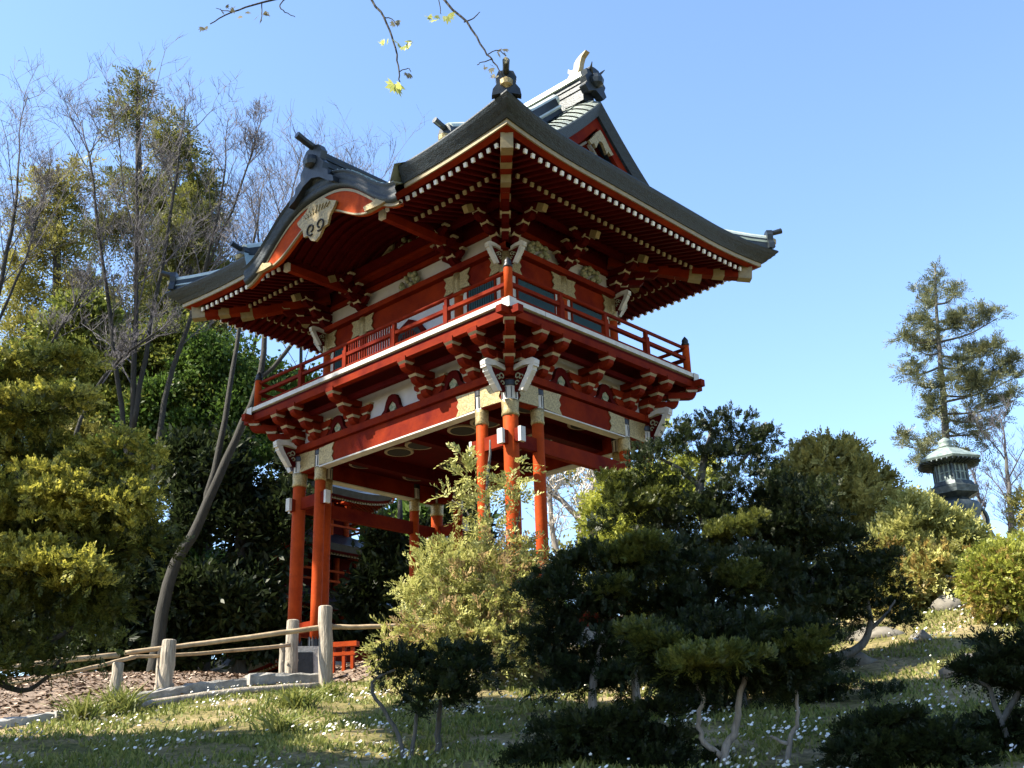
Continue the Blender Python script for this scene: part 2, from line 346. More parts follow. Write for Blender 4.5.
# =================================================================== SETTING: ground and paths
def grid_axis(): 
    a = list(np.arange(-14, 14.01, 0.28)); far = [14.6, 16, 18, 21, 25, 30, 38, 50, 70, 110, 180, 300, 500, 800]
    return [-v for v in far[::-1]] + a + far
ga = grid_axis(); mb = MB(); cx, cy_ = LD(0, 13)
rows = []
for b in ga:
    row = []
    for a in ga:
        x = cx+RH[0]*a+FH[0]*b; y = cy_+RH[1]*a+FH[1]*b; row.append((x, y, ground_z(x, y)))
    rows.append(row)
mb.strip(rows)
def ground_mat(nt, out):
    tc = _n(nt, 'ShaderNodeTexCoord')
    n1 = _n(nt, 'ShaderNodeTexNoise', i_Scale=0.9, i_Detail=6.0, i_Roughness=0.7); n2 = _n(nt, 'ShaderNodeTexNoise', i_Scale=14.0, i_Detail=5.0, i_Roughness=0.7)
    for q in (n1, n2): nt.links.new(tc.outputs['Object'], q.inputs['Vector'])
    r1 = _ramp(nt, [(0.36, (0.085, 0.095, 0.028)), (0.48, (0.19, 0.165, 0.075)), (0.62, (0.30, 0.245, 0.15))])
    nt.links.new(n1.outputs[0], r1.inputs[0])
    r2 = _ramp(nt, [(0.35, (0.45, 0.45, 0.45)), (0.7, (1.25, 1.2, 1.1))]); nt.links.new(n2.outputs[0], r2.inputs[0])
    mx = _n(nt, 'ShaderNodeMix', data_type='RGBA', blend_type='MULTIPLY'); mx.inputs[0].default_value = 1.0
    nt.links.new(r1.outputs[0], mx.inputs[6]); nt.links.new(r2.outputs[0], mx.inputs[7])
    bp = _n(nt, 'ShaderNodeBump', i_Strength=0.9, i_Distance=0.05); nt.links.new(n2.outputs[0], bp.inputs['Height'])
    p = _n(nt, 'ShaderNodeBsdfPrincipled', i_Roughness=0.95); p.inputs['Specular IOR Level'].default_value = 0.1
    nt.links.new(mx.outputs[2], p.inputs['Base Color']); nt.links.new(bp.outputs[0], p.inputs['Normal']); nt.links.new(p.outputs[0], out.inputs[0])
mat('ground', ground_mat)
surface('mulch', (0.051, 0.034, 0.024), (0.212, 0.153, 0.111), 12.0, 0.95, bump=1.0, bscale=40, detail=8)
tag(mb.build('ground', 'ground', smooth=True), kind='structure')
# bark-mulch path behind the kerb stones
CURB = [(-26, 12.5), (0, 13.0), (118, 15.1), (163, 16.0), (240, 16.7), (330, 17.35), (372, 18.0), (420, 19.5)]   # (pixel column, distance)
def curb_ld(px, d): v = ray(px, 700); return d*float(v[:2] @ RH)/float(v[:2] @ FH), d
crb = [(-9.5, 10.6)] + [curb_ld(*c) for c in CURB]
mb = MB(); rows = []
def along(pts, n):
    P = np.array(pts); s = np.r_[0, np.cumsum(np.linalg.norm(np.diff(P, axis=0), axis=1))]; t = np.linspace(0, s[-1], n)
    return np.stack([np.interp(t, s, P[:, 0]), np.interp(t, s, P[:, 1])], 1)
inner = along(crb, 60); outer = along([(-14, 15.0), (-10, 20.0), (-7.2, 21.0), (-5.6, 21.6), (-4.6, 23.4), (-3.2, 24.0)], 60)
for k in range(9):
    t = k/8; row = []
    for i in range(60):
        q = inner[i]*(1-t)+outer[i]*t; xy = LD(*q); row.append((xy[0], xy[1], ground_z(*xy)+0.02))
    rows.append(row)
mb.strip(rows); tag(mb.build('path', 'mulch', smooth=True), kind='structure')

# =================================================================== THE GATE
A3 = 3.0; W = WG
gate = thing('temple_gate', 'two storey red temple gate with dark curved roof, railed balcony and gold fittings', 'gate')
def rz_of(side): return {'f': 0.0, 'r': math.pi/2, 'b': math.pi, 'l': -math.pi/2}[side]

# --- columns: corner column and two companions at each corner
def column(rad, name='column'):
    c = MB(); c.lathe([(rad, 0.30), (rad, 1.5), (rad*1.0, 3.0), (rad*0.97, 4.56)], k=20); o = c.build(name, 'red', gate, smooth=True)
    g = MB(); g.lathe([(rad*1.05, 3.90), (rad*1.16, 3.93), (rad*1.08, 4.0), (rad*1.13, 4.12), (rad*1.16, 4.18)], k=20); g.build('gold_sleeve', 'gold', o, smooth=True)
    g = MB(); g.lathe([(rad*1.12, 4.18), (rad*1.05, 4.2), (rad*1.05, 4.4), (rad*1.1, 4.42)], k=20, m=0)
    g.lathe([(rad*1.13, 4.42), (rad*1.17, 4.44), (rad*1.17, 4.52), (rad*1.0, 4.55)], k=20, m=1)
    for j in range(10):
        q = 2*math.pi*j/10; g.bar((math.cos(q)*rad*1.06, math.sin(q)*rad*1.06, 4.2), (math.cos(q)*rad*1.06, math.sin(q)*rad*1.06, 4.41), 0.012, 0.02, 1, up=(math.cos(q), math.sin(q), 0))
    g.build('capital_band', ['white', 'black'], o)
    s = MB(); s.lathe([(rad*1.12, 0.31), (rad*1.12, 0.72), (rad*1.06, 0.74)], k=20)
    for j in range(12):
        q = 2*math.pi*j/12; s.prism([(-0.022, 0.32), (0.022, 0.32), (0.022, 0.72), (0, 0.80), (-0.022, 0.72)], (math.cos(q)*rad*1.15, math.sin(q)*rad*1.15, 0), (-math.sin(q), math.cos(q), 0), (0, 0, 1), (math.cos(q)*0.02, math.sin(q)*0.02, 0))
    s.build('metal_shoe', 'black', o)
    b = MB(); h = rad*1.9
    b.box(-h, h, -h, h, -0.25, 0.16); b.lathe([(h*0.98, 0.16), (h*0.95, 0.22), (rad*1.25, 0.31)], k=20); b.build('base_stone', 'pale_stone', o)
    return o
def copy_col(o, loc):
    c = inst(o, loc, parent=gate)
    for ch in list(o.children): inst(ch, parent=c)
    return c
big = column(0.135); small = column(0.108)
CC = 0.69; first = {'big': True, 'small': True}
for sx in (1, -1):
    for sy in (-1, 1):
        for kind, (x, y) in (('big', (A3*sx, W*sy)), ('small', ((A3-CC)*sx, W*sy)), ('small', (A3*sx, (W-CC)*sy))):
            src = big if kind == 'big' else small
            if first[kind]: src.location = (x, y, 0); first[kind] = False
            else: copy_col(src, (x, y, 0))
# --- ties of each trio with white caps, long side ties, low ties, side sills
def tie(p0, p1, h=0.24, w=0.10, capped=(1, 1), name='tie_beam'):
    m = MB(); m.bar(p0, p1, w, h); o = m.build(name, 'beam_red', gate)
    p0, p1 = Vector(p0), Vector(p1); d = (p1-p0).normalized()
    for p, s, on in ((p0, -1, capped[0]), (p1, 1, capped[1])):
        if on: c = MB(); c.bar(p-d*s*0.05, p+d*s*0.012, w+0.02, h+0.02); c.build('end_cap', 'white', o)
for sx in (1, -1):
    for sy in (-1, 1):
        tie((sx*(A3+0.27), sy*W, 3.53), (sx*(A3-CC-0.26), sy*W, 3.53))
        tie((sx*A3, sy*(W+0.27), 3.50), (sx*A3, sy*(W-CC), 3.50), capped=(1, 0))
        tie((sx*A3, sy*W, 1.02), (sx*(A3-CC), sy*W, 1.02), 0.2, 0.08, (0, 0), 'low_tie')
        tie((sx*A3, sy*W, 0.99), (sx*A3, sy*(W-CC), 0.99), 0.2, 0.08, (0, 0), 'low_tie')
    tie((sx*A3, -(W-CC), 3.52), (sx*A3, W-CC, 3.52), 0.27, 0.12, (0, 0), 'side_tie')
    tie((sx*A3, -(W-CC), 0.62), (sx*A3, W-CC, 0.62), 0.26, 0.12, (0, 0), 'sill_beam')
    m = MB(); m.box(sx*A3-0.06, sx*A3+0.06, -(W-CC), W-CC, -0.2, 0.48); m.build('sill_panel', 'stone', gate)
# --- head beams, ledges
def ring(name, mt, o, z0, z1, th, ext=0.0, sides='frbl', hx=A3, hy=W):
    """a beam on each side, outer face at offset o from the column lines"""
    for s in sides:
        m = MB(); L = (hx if s in 'fb' else hy)
        e = ext if s in 'fb' else ext-0.004
        if s in 'fb': m.box(-L-e, L+e, -(hy+o), -(hy+o-th), z0, z1)
        else: m.box(-L-e, L+e, -(hx+o), -(hx+o-th), z0+0.003, z1-0.003)
        m.build(name, mt, gate, rz=rz_of(s))
ring('head_beam', 'beam_red', 0.085, 4.17, 4.585, 0.17, -0.05)
ring('beam_fillet', 'white', 0.10, 4.155, 4.185, 0.20, -0.70)
ring('wall_plate', 'beam_red', 0.15, 4.60, 4.74, 0.30, 0.16)
ring('wall_panel', 'plaster', 0.03, 4.735, 5.46, 0.06, 0.0)
def inner_ceiling():
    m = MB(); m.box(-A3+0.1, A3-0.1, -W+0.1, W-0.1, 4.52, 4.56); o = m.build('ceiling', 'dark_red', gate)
    for x in (-1.9, 0.0, 1.9):
        q = MB(); q.box(x-0.09, x+0.09, -W+0.09, W-0.09, 4.28, 4.515); q.build('ceiling_beam', 'dark_red', o)
    for y in (-0.75, 0.75):
        for x in (-1.25, -0.62, 0.62, 1.25, 2.4, -2.4):
            q = MB(); q.lathe([(0.30, -0.03), (0.30, 0.0)], c=(x, y, 4.518), k=24, m=0); q.lathe([(0.24, -0.04), (0.24, -0.03)], c=(x, y, 4.518), k=24, m=1)
            q.build('ceiling_roundel', ['cream', 'void'], o)
inner_ceiling()
# --- gold notched plates on the head beams
def plate(m, x0, x1, y, z0, z1, t=0.02):
    s = 1 if x1 > x0 else -1; zc = (z0+z1)/2
    poly = [(x0, z0), (x1, z0-0.02), (x1-0.07*s, z0+(z1-z0)*0.28), (x1-0.02*s, zc), (x1-0.07*s, z0+(z1-z0)*0.72), (x1, z1+0.02), (x0, z1)]
    m.prism(poly, (0, y, 0), (1, 0, 0), (0, 0, 1), (0, t, 0))
for s, hx, hy in (('f', A3, W), ('r', W, A3), ('b', A3, W), ('l', W, A3)):
    for sg in (1, -1):
        m = MB(); plate(m, sg*(hx-CC-0.07), sg*(hx-CC-0.55), -(hy+0.096), 4.2, 4.55)
        plate(m, sg*(hx-CC+0.07), sg*(hx-0.1), -(hy+0.096), 4.2, 4.55)
        m.build('gold_plate', 'gold', gate, rz=rz_of(s))
# --- curled white-edged nosings at the corners
def nosing(z, sc=1.0):
    m = MB(); t = (0.12*sc, 0, 0)
    top = [(0.02, z+0.46*sc), (0.30*sc, z+0.50*sc), (0.50*sc, z+0.49*sc), (0.56*sc, z+0.44*sc), (0.55*sc, z+0.37*sc), (0.47*sc, z+0.37*sc), (0.28*sc, z+0.41*sc), (0.02, z+0.37*sc)]
    m.prism(top, (0, 0, 0), (0, -1, 0), (0, 0, 1), t, 0)
    leg = [(0.40*sc, z+0.37*sc), (0.53*sc, z+0.37*sc), (0.47*sc, z+0.24*sc), (0.36*sc, z+0.10*sc), (0.24*sc, z-0.04*sc), (0.15*sc, z-0.02*sc), (0.25*sc, z+0.13*sc), (0.36*sc, z+0.28*sc)]
    m.prism(leg, (0, 0, 0), (0, -1, 0), (0, 0, 1), (t[0]*0.92, 0, 0), 0)
    for i in range(5):
        f = i/5; p = Vector((0, -(0.47-0.25*f)*sc, z+(0.32-0.32*f)*sc)); m.bar(p+Vector((-0.064*sc, -0.06*sc, 0.03*sc)), p+Vector((0.064*sc, -0.06*sc, 0.03*sc)), 0.02, 0.05*sc, 0)
    m.prism([(0.0, z+0.36*sc), (0.34*sc, z+0.38*sc), (0.12*sc, z-0.02*sc), (0.0, z)], (0, 0, 0), (0, -1, 0), (0, 0, 1), (0.05*sc, 0, 0), 1)
    for i, (a, b, r) in enumerate(((0.12, 0.26, 0.06), (0.2, 0.22, 0.05), (0.1, 0.14, 0.045))):
        m.tube([(0.03, -(a+r*math.cos(q)*(1-0.1*q))*sc, z+(b+r*math.sin(q)*(1-0.1*q))*sc) for q in np.linspace(0, 5.5, 12)], 0.013*sc, 5, 2)
        m.tube([(-0.03, -(a+r*math.cos(q)*(1-0.1*q))*sc, z+(b+r*math.sin(q)*(1-0.1*q))*sc) for q in np.linspace(0, 5.5, 12)], 0.013*sc, 5, 2)
    return m.build('corner_nosing', ['white', 'dark_red', 'carving'], gate)
def corners(ob, hx, hy, dist, z=0):
    """put the part on both outward directions of each corner"""
    one = True
    for sx in (1, -1):
        for sy in (-1, 1):
            for rz, loc in ((0 if sy < 0 else math.pi, (sx*hx, sy*(hy+dist), z)), ((math.pi/2 if sx > 0 else -math.pi/2), (sx*(hx+dist), sy*hy, z))):
                if one: ob.location = loc; ob.rotation_euler = (0, 0, rz); one = False
                else: inst(ob, loc, rz, gate)
corners(nosing(4.32), A3, W, 0.10)
# --- bracket sets under the balcony
def bracket(z, outs, dz, hw=0.075, lat=0.34, name='bracket', diag=1.0):
    m = MB()
    for i, o in enumerate(outs):
        o = o*diag; z0 = z+dz*i
        m.prism([(-0.05, z0), (o-0.13, z0), (o-0.06, z0+0.02), (o-0.015, z0+0.06), (o, z0+0.10), (o, z0+0.125), (-0.05, z0+0.125)], (0, 0, 0), (0, -1, 0), (0, 0, 1), (hw*2, 0, 0), 0)
        # bearing block on the arm's end with its pale tapered foot
        m.prism([(o-0.165, z0+0.122), (o-0.015, z0+0.122), (o+0.03, z0+0.17), (o-0.21, z0+0.17)], (0, 0, 0), (0, -1, 0), (0, 0, 1), (hw*2+0.05, 0, 0), 1)
        m.prism([(o-0.21, z0+0.17), (o+0.03, z0+0.17), (o+0.03, z0+0.255), (o-0.21, z0+0.255)], (0, 0, 0), (0, -1, 0), (0, 0, 1), (hw*2+0.07, 0, 0), 0)
    if lat:
        for oo, z0, l in ((0.05, z, lat), (0.05, z+dz, lat*1.25)):
            for sg in (1, -1):
                m.prism([(0, z0+0.15), (sg*l, z0+0.15), (sg*l, z0+0.10), (sg*(l-0.03), z0+0.05), (sg*(l-0.10), z0+0.01), (0, z0)], (0, -oo, 0), (1, 0, 0), (0, 0, 1), (0, 0.12, 0), 0)
                m.prism([(sg*(l-0.13), z0+0.148), (sg*(l-0.02), z0+0.148), (sg*(l+0.02), z0+0.185), (sg*(l-0.17), z0+0.185)], (0, -oo, 0), (1, 0, 0), (0, 0, 1), (0, 0.15, 0), 1)
    return m.build(name, ['beam_red', 'cream'], gate)
def spread(ob, spots):
    for i, (x, y, rz) in enumerate(spots):
        if i == 0: ob.location = (x, y, 0); ob.rotation_euler = (0, 0, rz)
        else: inst(ob, (x, y, 0), rz, gate)
H = math.pi/2
LOW = [(x, -W, 0) for x in (2.30, 1.06, -1.06, -2.30)] + [(A3, y, H) for y in (-1.25, 0, 1.25)] + [(x, W, 2*H) for x in (2.30, 1.06, -1.06, -2.30)] + [(-A3, y, -H) for y in (-1.25, 0, 1.25)]
spread(bracket(4.745, (0.26, 0.51, 0.77), 0.185), LOW)
CRN = [(sx*A3, sy*W, 0) for sx in (1, -1) for sy in (-1, 1)]
crn_spots = []
for sx in (1, -1):
    for sy in (-1, 1):
        crn_spots += [(sx*(A3-0.1), sy*W, 0 if sy < 0 else 2*H), (sx*A3, sy*(W-0.1), H if sx > 0 else -H)]
spread(bracket(4.745, (0.26, 0.51, 0.77), 0.185, lat=0), crn_spots)
DG = [(sx*A3, sy*W, math.atan2(sx, -sy)) for sx in (1, -1) for sy in (-1, 1)]
spread(bracket(4.745, (0.27, 0.52, 0.79), 0.185, lat=0, diag=1.36, name='corner_bracket'), DG)
# --- frog-leg struts between the brackets
def strut(z, s=1.0):
    m = MB()
    for sg in (1, -1):
        m.prism([(0.0, z+0.36*s), (sg*0.10*s, z+0.34*s), (sg*0.17*s, z+0.24*s), (sg*0.22*s, z+0.09*s), (sg*0.33*s, z), (sg*0.17*s, z), (sg*0.10*s, z+0.14*s), (0.0, z+0.22*s)], (0, -0.07, 0), (1, 0, 0), (0, 0, 1), (0, 0.08, 0), 0)
    m.prism([(0.1*s*math.cos(q), z+0.12*s+0.1*s*math.sin(q)) for q in np.linspace(0, 6.0, 12)], (0, -0.06, 0), (1, 0, 0), (0, 0, 1), (0, 0.05, 0), 1)
    return m.build('frog_leg_strut', ['dark_red', 'carving'], gate)
spread(strut(4.745), [(0, -W, 0), (1.68, -W, 0), (-1.68, -W, 0), (0, W, 2*H)] + [(A3, y, H) for y in (-0.63, 0.63)] + [(-A3, y, -H) for y in (-0.63, 0.63)])
# --- balcony
ring('bracket_beam', 'dark_red', 0.40, 5.17, 5.27, 0.10, 0.40)
m = MB(); m.box(-A3-0.76, A3+0.76, -W-0.76, W+0.76, 5.475, 5.525); m.build('balcony_soffit', 'dark_red', gate)
ring('edge_beam', 'beam_red', 0.78, 5.335, 5.47, 0.13, 0.98)
def edge_board():
    for s, hx, hy in (('f', A3, W), ('r', W, A3), ('b', A3, W), ('l', W, A3)):
        o, e = 0.81, 0.81 if s in 'fb' else 0.808
        m = MB(); m.box(-hx-e, hx+e, -(hy+o), -(hy+o-0.9), 5.545, 5.63) if s in 'fb' else m.box(-hx+0.10, hx-0.10, -(hy+o), -(hy+o-0.9), 5.545, 5.63)
        m.build('balcony_floor', 'white', gate, rz=rz_of(s))
edge_board()
def corner_plate():
    m = MB(); t = 0.012
    for a, b in ((0, -1), (1, 0)):
        pass
    m.box(-0.16, 0.012, -0.012, 0.0, -0.07, 0.11, 0); m.box(0.0, 0.0125, 0.0, 0.16, -0.07, 0.11, 0)
    m.box(-0.16, -0.10, -0.013, 0.0, -0.16, -0.068, 0); m.box(0.0, 0.013, 0.10, 0.16, -0.16, -0.068, 0)
    return m.build('corner_fitting', 'white', gate)
cp = corner_plate()
cp.location = (A3+0.815, -W-0.815, 5.53)
inst(cp, (-A3-0.815, -W-0.815, 5.53), -H, gate); inst(cp, (A3+0.815, W+0.815, 5.53), H, gate); inst(cp, (-A3-0.815, W+0.815, 5.53), math.pi, gate)
# --- railing
def newel():
    m = MB(); m.lathe([(0.076, 5.63), (0.076, 6.24), (0.07, 6.27)], k=16); o = m.build('newel_post', 'red', gate, smooth=True)
    c = MB(); c.lathe([(0.07, 6.26), (0.085, 6.275), (0.08, 6.31), (0.062, 6.335), (0.07, 6.36), (0.058, 6.40), (0.02, 6.45), (0.005, 6.47)], k=16); c.build('newel_cap', 'black', o, smooth=True)
    return o
nb = 0.672; nw = newel(); firstn = True
for sx in (1, -1):
    for sy in (-1, 1):
        loc = (sx*(A3+nb), sy*(W+nb), 0)
        if firstn: nw.location = loc; firstn = False
        else:
            c = inst(nw, loc, parent=gate)
            for ch in list(nw.children): inst(ch, parent=c)
def rails():
    for s, hx, hy, posts in (('f', A3, W, (0.72, 2.15, -0.72, -2.15)), ('r', W, A3, (-1.25, 0, 1.25)), ('b', A3, W, (0.72, 2.15, -0.72, -2.15)), ('l', W, A3, (-1.25, 0, 1.25))):
        L = hx+nb-0.05; y = -(hy+nb)
        for z, w, h in ((5.71, 0.07, 0.06), (5.97, 0.075, 0.065)):
            m = MB(); m.box(-L, L, y-w/2, y+w/2, z-h/2, z+h/2); m.build('railing_rail', 'beam_red', gate, rz=rz_of(s))
        m = MB(); m.tube([(-L, y, 6.20), (L, y, 6.20)], 0.037, 10); m.build('railing_rail', 'beam_red', gate, rz=rz_of(s), smooth=True)
        for x in posts:
            m = MB(); m.box(x-0.052, x+0.052, y-0.05, y+0.05, 5.63, 6.07); m.box(x-0.036, x+0.036, y-0.034, y+0.034, 6.07, 6.175); m.build('railing_post', 'beam_red', gate, rz=rz_of(s))
        if s in 'fb':
            m = MB()
            for x in np.arange(-0.62, 0.63, 0.068): m.box(x-0.012, x+0.012, y-0.012, y+0.012, 5.73, 5.95); m.box(x-0.012, x+0.012, y-0.012, y+0.012, 5.99, 6.18)
            m.build('railing_lattice', 'beam_red', gate, rz=rz_of(s))
rails()
# --- upper storey
UX, UY = 2.65, 1.55
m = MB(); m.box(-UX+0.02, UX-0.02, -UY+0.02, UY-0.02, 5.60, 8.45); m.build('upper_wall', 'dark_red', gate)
def upper_col():
    m = MB(); m.lathe([(0.11, 5.6), (0.11, 7.4)], k=18); o = m.build('upper_column', 'red', gate, smooth=True)
    g = MB(); g.lathe([(0.115, 6.80), (0.135, 6.83), (0.122, 6.92), (0.13, 7.1), (0.125, 7.28)], k=18); g.build('gold_sleeve', 'gold', o, smooth=True)
    return o
uc = upper_col(); sp = [(sx*UX, sy*UY) for sx in (1, -1) for sy in (-1, 1)] + [(1.42, -UY), (-1.42, -UY), (1.42, UY), (-1.42, UY), (UX, 0), (-UX, 0)]
for i, (x, y) in enumerate(sp):
    if i == 0: uc.location = (x, y, 0)
    else:
        c = inst(uc, (x, y, 0), parent=gate)
        for ch in list(uc.children): inst(ch, parent=c)
ring('upper_beam', 'beam_red', 0.05, 6.90, 7.29, 0.10, 0.0, hx=UX, hy=UY)
ring('upper_ledge', 'beam_red', 0.17, 7.30, 7.42, 0.24, 0.17, hx=UX, hy=UY)
ring('upper_panel', 'plaster', 0.0, 7.42, 7.80, 0.05, 0.0, hx=UX, hy=UY)
ring('upper_rail', 'beam_red', 0.07, 7.80, 7.90, 0.10, 0.05, hx=UX, hy=UY)
ring('sill_rail', 'beam_red', 0.05, 5.64, 5.76, 0.10, 0.0, hx=UX, hy=UY)
ring('purlin', 'dark_red', 0.50, 8.02, 8.16, 0.13, 0.50, hx=UX, hy=UY)
for s, hy, cols in (('f', UY, (UX, 1.42, -1.42, -UX)), ('r', UX, (UY, 0, -UY)), ('b', UY, (UX, 1.42, -1.42, -UX)), ('l', UX, (UY, 0, -UY))):
    y = -(hy+0.07)
    for i, x in enumerate(cols):
        m = MB()
        if i > 0: plate(m, x+0.09, x+0.36, y-0.005, 6.93, 7.27)
        if i < len(cols)-1: plate(m, x-0.09, x-0.36, y-0.005, 6.93, 7.27)
        m.build('gold_plate', 'gold', gate, rz=rz_of(s))
    for i in range(len(cols)-1):
        a, b = cols[i+1]+0.11, cols[i]-0.11
        for xa in (a, b-0.12): m = MB(); m.box(xa, xa+0.12, -(hy+0.02), -(hy-0.01), 5.76, 6.90); m.build('jamb_panel', 'white', gate, rz=rz_of(s))
        if s in 'fb' and i == 1:
            m = MB(); m.box(a+0.13, b-0.13, -(hy+0.012), -(hy-0.01), 5.76, 6.898); m.build('bay_panel', 'plaster', gate, rz=rz_of(s))
            arch = [(-0.62, 5.76), (0.62, 5.76), (0.56, 6.2), (0.47, 6.45), (0.30, 6.66), (0, 6.80), (-0.30, 6.66), (-0.47, 6.45), (-0.56, 6.2)]
            m = MB(); m.prism(arch, (0, -(hy+0.03), 0), (1, 0, 0), (0, 0, 1), (0, 0.05, 0)); o = m.build('arched_window', 'dark_red', gate, rz=rz_of(s))
            ar2 = [(x*0.82, 5.8+(z-5.76)*0.86) for x, z in arch]
            q = MB(); q.prism(ar2, (0, -(hy+0.052), 0), (1, 0, 0), (0, 0, 1), (0, 0.02, 0)); q.build('pane', 'void', o)
            q = MB()
            for x in np.arange(-0.42, 0.43, 0.07): q.box(x-0.012, x+0.012, -(hy+0.075), -(hy+0.06), 5.8, 6.62-abs(x)*0.85)
            q.build('window_bars', 'beam_red', o)
        else:
            m = MB(); m.box(a+0.13, b-0.13, -(hy+0.012), -(hy-0.01), 5.76, 6.86); o = m.build('lattice_window', 'void', gate, rz=rz_of(s))
            q = MB()
            for x in np.arange(a+0.17, b-0.14, 0.062): q.bar((x, -(hy+0.02), 5.78), (x, -(hy+0.02), 6.84), 0.04, 0.03, up=(1, 1, 0))
            q.box(a+0.13, b-0.13, -(hy+0.05), -(hy+0.01), 6.28, 6.33); q.build('window_bars', 'teal', o)
            q = MB(); q.box(a+0.125, a+0.16, -(hy+0.05), -hy, 5.76, 6.9); q.box(b-0.16, b-0.125, -(hy+0.05), -hy, 5.76, 6.9); q.box(a+0.16, b-0.16, -(hy+0.05), -hy, 6.86, 6.90); q.build('window_frame', 'beam_red', o)
corners(nosing(7.02, 0.72), UX, UY, 0.10)
def upper_bracket(lat=0.28, diag=1.0, name='eave_bracket'):
    m = MB(); z = 7.43
    for i, o in enumerate((0.26, 0.50, 0.72)):
        o *= diag; z0 = z+0.17*i
        m.prism([(-0.05, z0), (o-0.08, z0), (o, z0+0.07), (o, z0+0.13), (-0.05, z0+0.13)], (0, 0, 0), (0, -1, 0), (0, 0, 1), (0.13, 0, 0), 0)
        m.prism([(o-0.16, z0+0.13), (o-0.02, z0+0.13), (o+0.02, z0+0.19), (o+0.02, z0+0.235), (o-0.19, z0+0.235)], (0, 0, 0), (0, -1, 0), (0, 0, 1), (0.18, 0, 0), 0)
        m.prism([(o-0.16, z0+0.122), (o-0.025, z0+0.122), (o+0.024, z0+0.185), (o-0.03, z0+0.145), (o-0.16, z0+0.145)], (0, 0, 0), (0, -1, 0), (0, 0, 1), (0.195, 0, 0), 1)
        if lat:
            for sg in (1, -1):
                m.prism([(0, z0+0.235), (sg*lat, z0+0.235), (sg*lat, z0+0.18), (sg*(lat-0.1), z0+0.11), (0, z0+0.10)], (0, -(o-0.1), 0), (1, 0, 0), (0, 0, 1), (0, 0.09, 0), 0)
                m.box(min(sg*(lat-0.05), sg*(lat+0.05)), max(sg*(lat-0.05), sg*(lat+0.05)), -(o-0.03), -(o-0.17), z0+0.238, z0+0.27, 1)
    a, b = Vector((0, -0.3*diag, 8.22)), Vector((0, -0.98*diag, 7.86))
    m.bar(a, b, 0.10, 0.13, 0); d = (b-a).normalized(); m.bar(b-d*0.16, b+d*0.015, 0.112, 0.142, 2)
    return m.build(name, ['dark_red', 'cream', 'gold_trim'], gate)
spread(upper_bracket(), [(x, -UY, 0) for x in (1.42, -1.42)] + [(UX, 0, H), (-UX, 0, -H)] + [(x, UY, 2*H) for x in (1.42, -1.42)])
crn2 = []
for sx in (1, -1):
    for sy in (-1, 1): crn2 += [(sx*(UX-0.04), sy*UY, 0 if sy < 0 else 2*H), (sx*UX, sy*(UY-0.04), H if sx > 0 else -H)]
spread(upper_bracket(lat=0), crn2)
spread(upper_bracket(lat=0, diag=1.4, name='corner_eave_bracket'), [(sx*UX, sy*UY, math.atan2(sx, -sy)) for sx in (1, -1) for sy in (-1, 1)])
def carved(w, h):
    m = MB(); rg = random.Random(3)
    for i in range(14):
        x = rg.uniform(-w, w); z = rg.uniform(0, h)*(1-abs(x)/w*0.5); r = rg.uniform(0.04, 0.08)
        m.lathe([(r*0.4, -r*0.8), (r, -r*0.2), (r*0.8, r*0.5), (r*0.2, r*0.9)], (x, rg.uniform(-0.05, 0.0), z+0.05), 7)
    return m.build('carved_panel', 'carving', gate, smooth=True)
spread(carved(0.34, 0.32), [(0, -UY-0.06, 0), (0, UY+0.06, 2*H), (UX+0.06, -0.78, H), (UX+0.06, 0.78, H), (-UX-0.06, -0.78, -H), (-UX-0.06, 0.78, -H)])
for o in gate.children:
    if o.name.startswith('carved_panel'): o.location.z = 7.44

# ------------------------------------------------------------------ the roof
XE, YE = A3+1.98, W+1.98
def prof(s): return 8.32+0.32*s+0.095*s*s
def cu(u): return max(0.0, (abs(u)-0.5)/0.5)**2
FLO, FLZ = 0.20, 0.06
KX = 2.32
def kara(x): return float(np.interp(abs(x), KARX, KARZ))
KARX = np.linspace(0, KX, 60); KARZ = 7.98+1.03*(0.5*(1+np.cos(np.pi*np.clip(KARX/KX, 0, 1)**1.38)))
def roof_pt(x, y, z):
    c = cu(x/XE)*cu(y/YE); sx = 1 if x > 0 else -1; sy = 1 if y > 0 else -1
    return (x+sx*FLO*c, y+sy*FLO*c, z+FLZ*c)
XG, XB = 3.42, 3.90
def main_z(x, y):
    zf = prof(YE-abs(y))
    if abs(x) > XG: zf = min(zf, prof(XE-abs(x)))
    return zf
def roof_h(x, y):
    z = main_z(x, y)
    if abs(x) < KX and y < 0:
        k = kara(x); d = (YE+0.1)-abs(y)
        t = sst(0.0, 1.0, d); z = k*(1-t)+max(z, k)*t
    return z
m = MB()
xs = sorted(set([round(v, 4) for v in np.linspace(-KX, KX, 41)] + [-XG, XG] + list(np.linspace(-XG, -KX, 7).round(4)) + list(np.linspace(KX, XG, 7).round(4))))
ys = list(np.linspace(-YE-0.1, -YE+1.2, 9)) + list(np.linspace(-YE+1.5, YE-1.5, 24)) + list(np.linspace(YE-1.2, YE+0.1, 9))
def roof_row(y): 
    return [roof_pt(x, (min(YE, y) if abs(x) < KX+0.001 else max(-YE, min(YE, y))), roof_h(x, max(-YE-0.1, min(YE+0.1, y)) if abs(x) < KX else max(-YE, min(YE, y)))) for x in xs]
m.strip([roof_row(y) for y in ys])
for sg in (1, -1):
    xx = np.linspace(XG, XE, 14); yy = np.linspace(-YE, YE, 41)
    m.strip([[roof_pt(sg*x, y, min(prof(YE-abs(y)), prof(XE-x))) for x in xx] for y in yy])
roof = m.build('roof_surface', 'roof_top', gate, smooth=True)
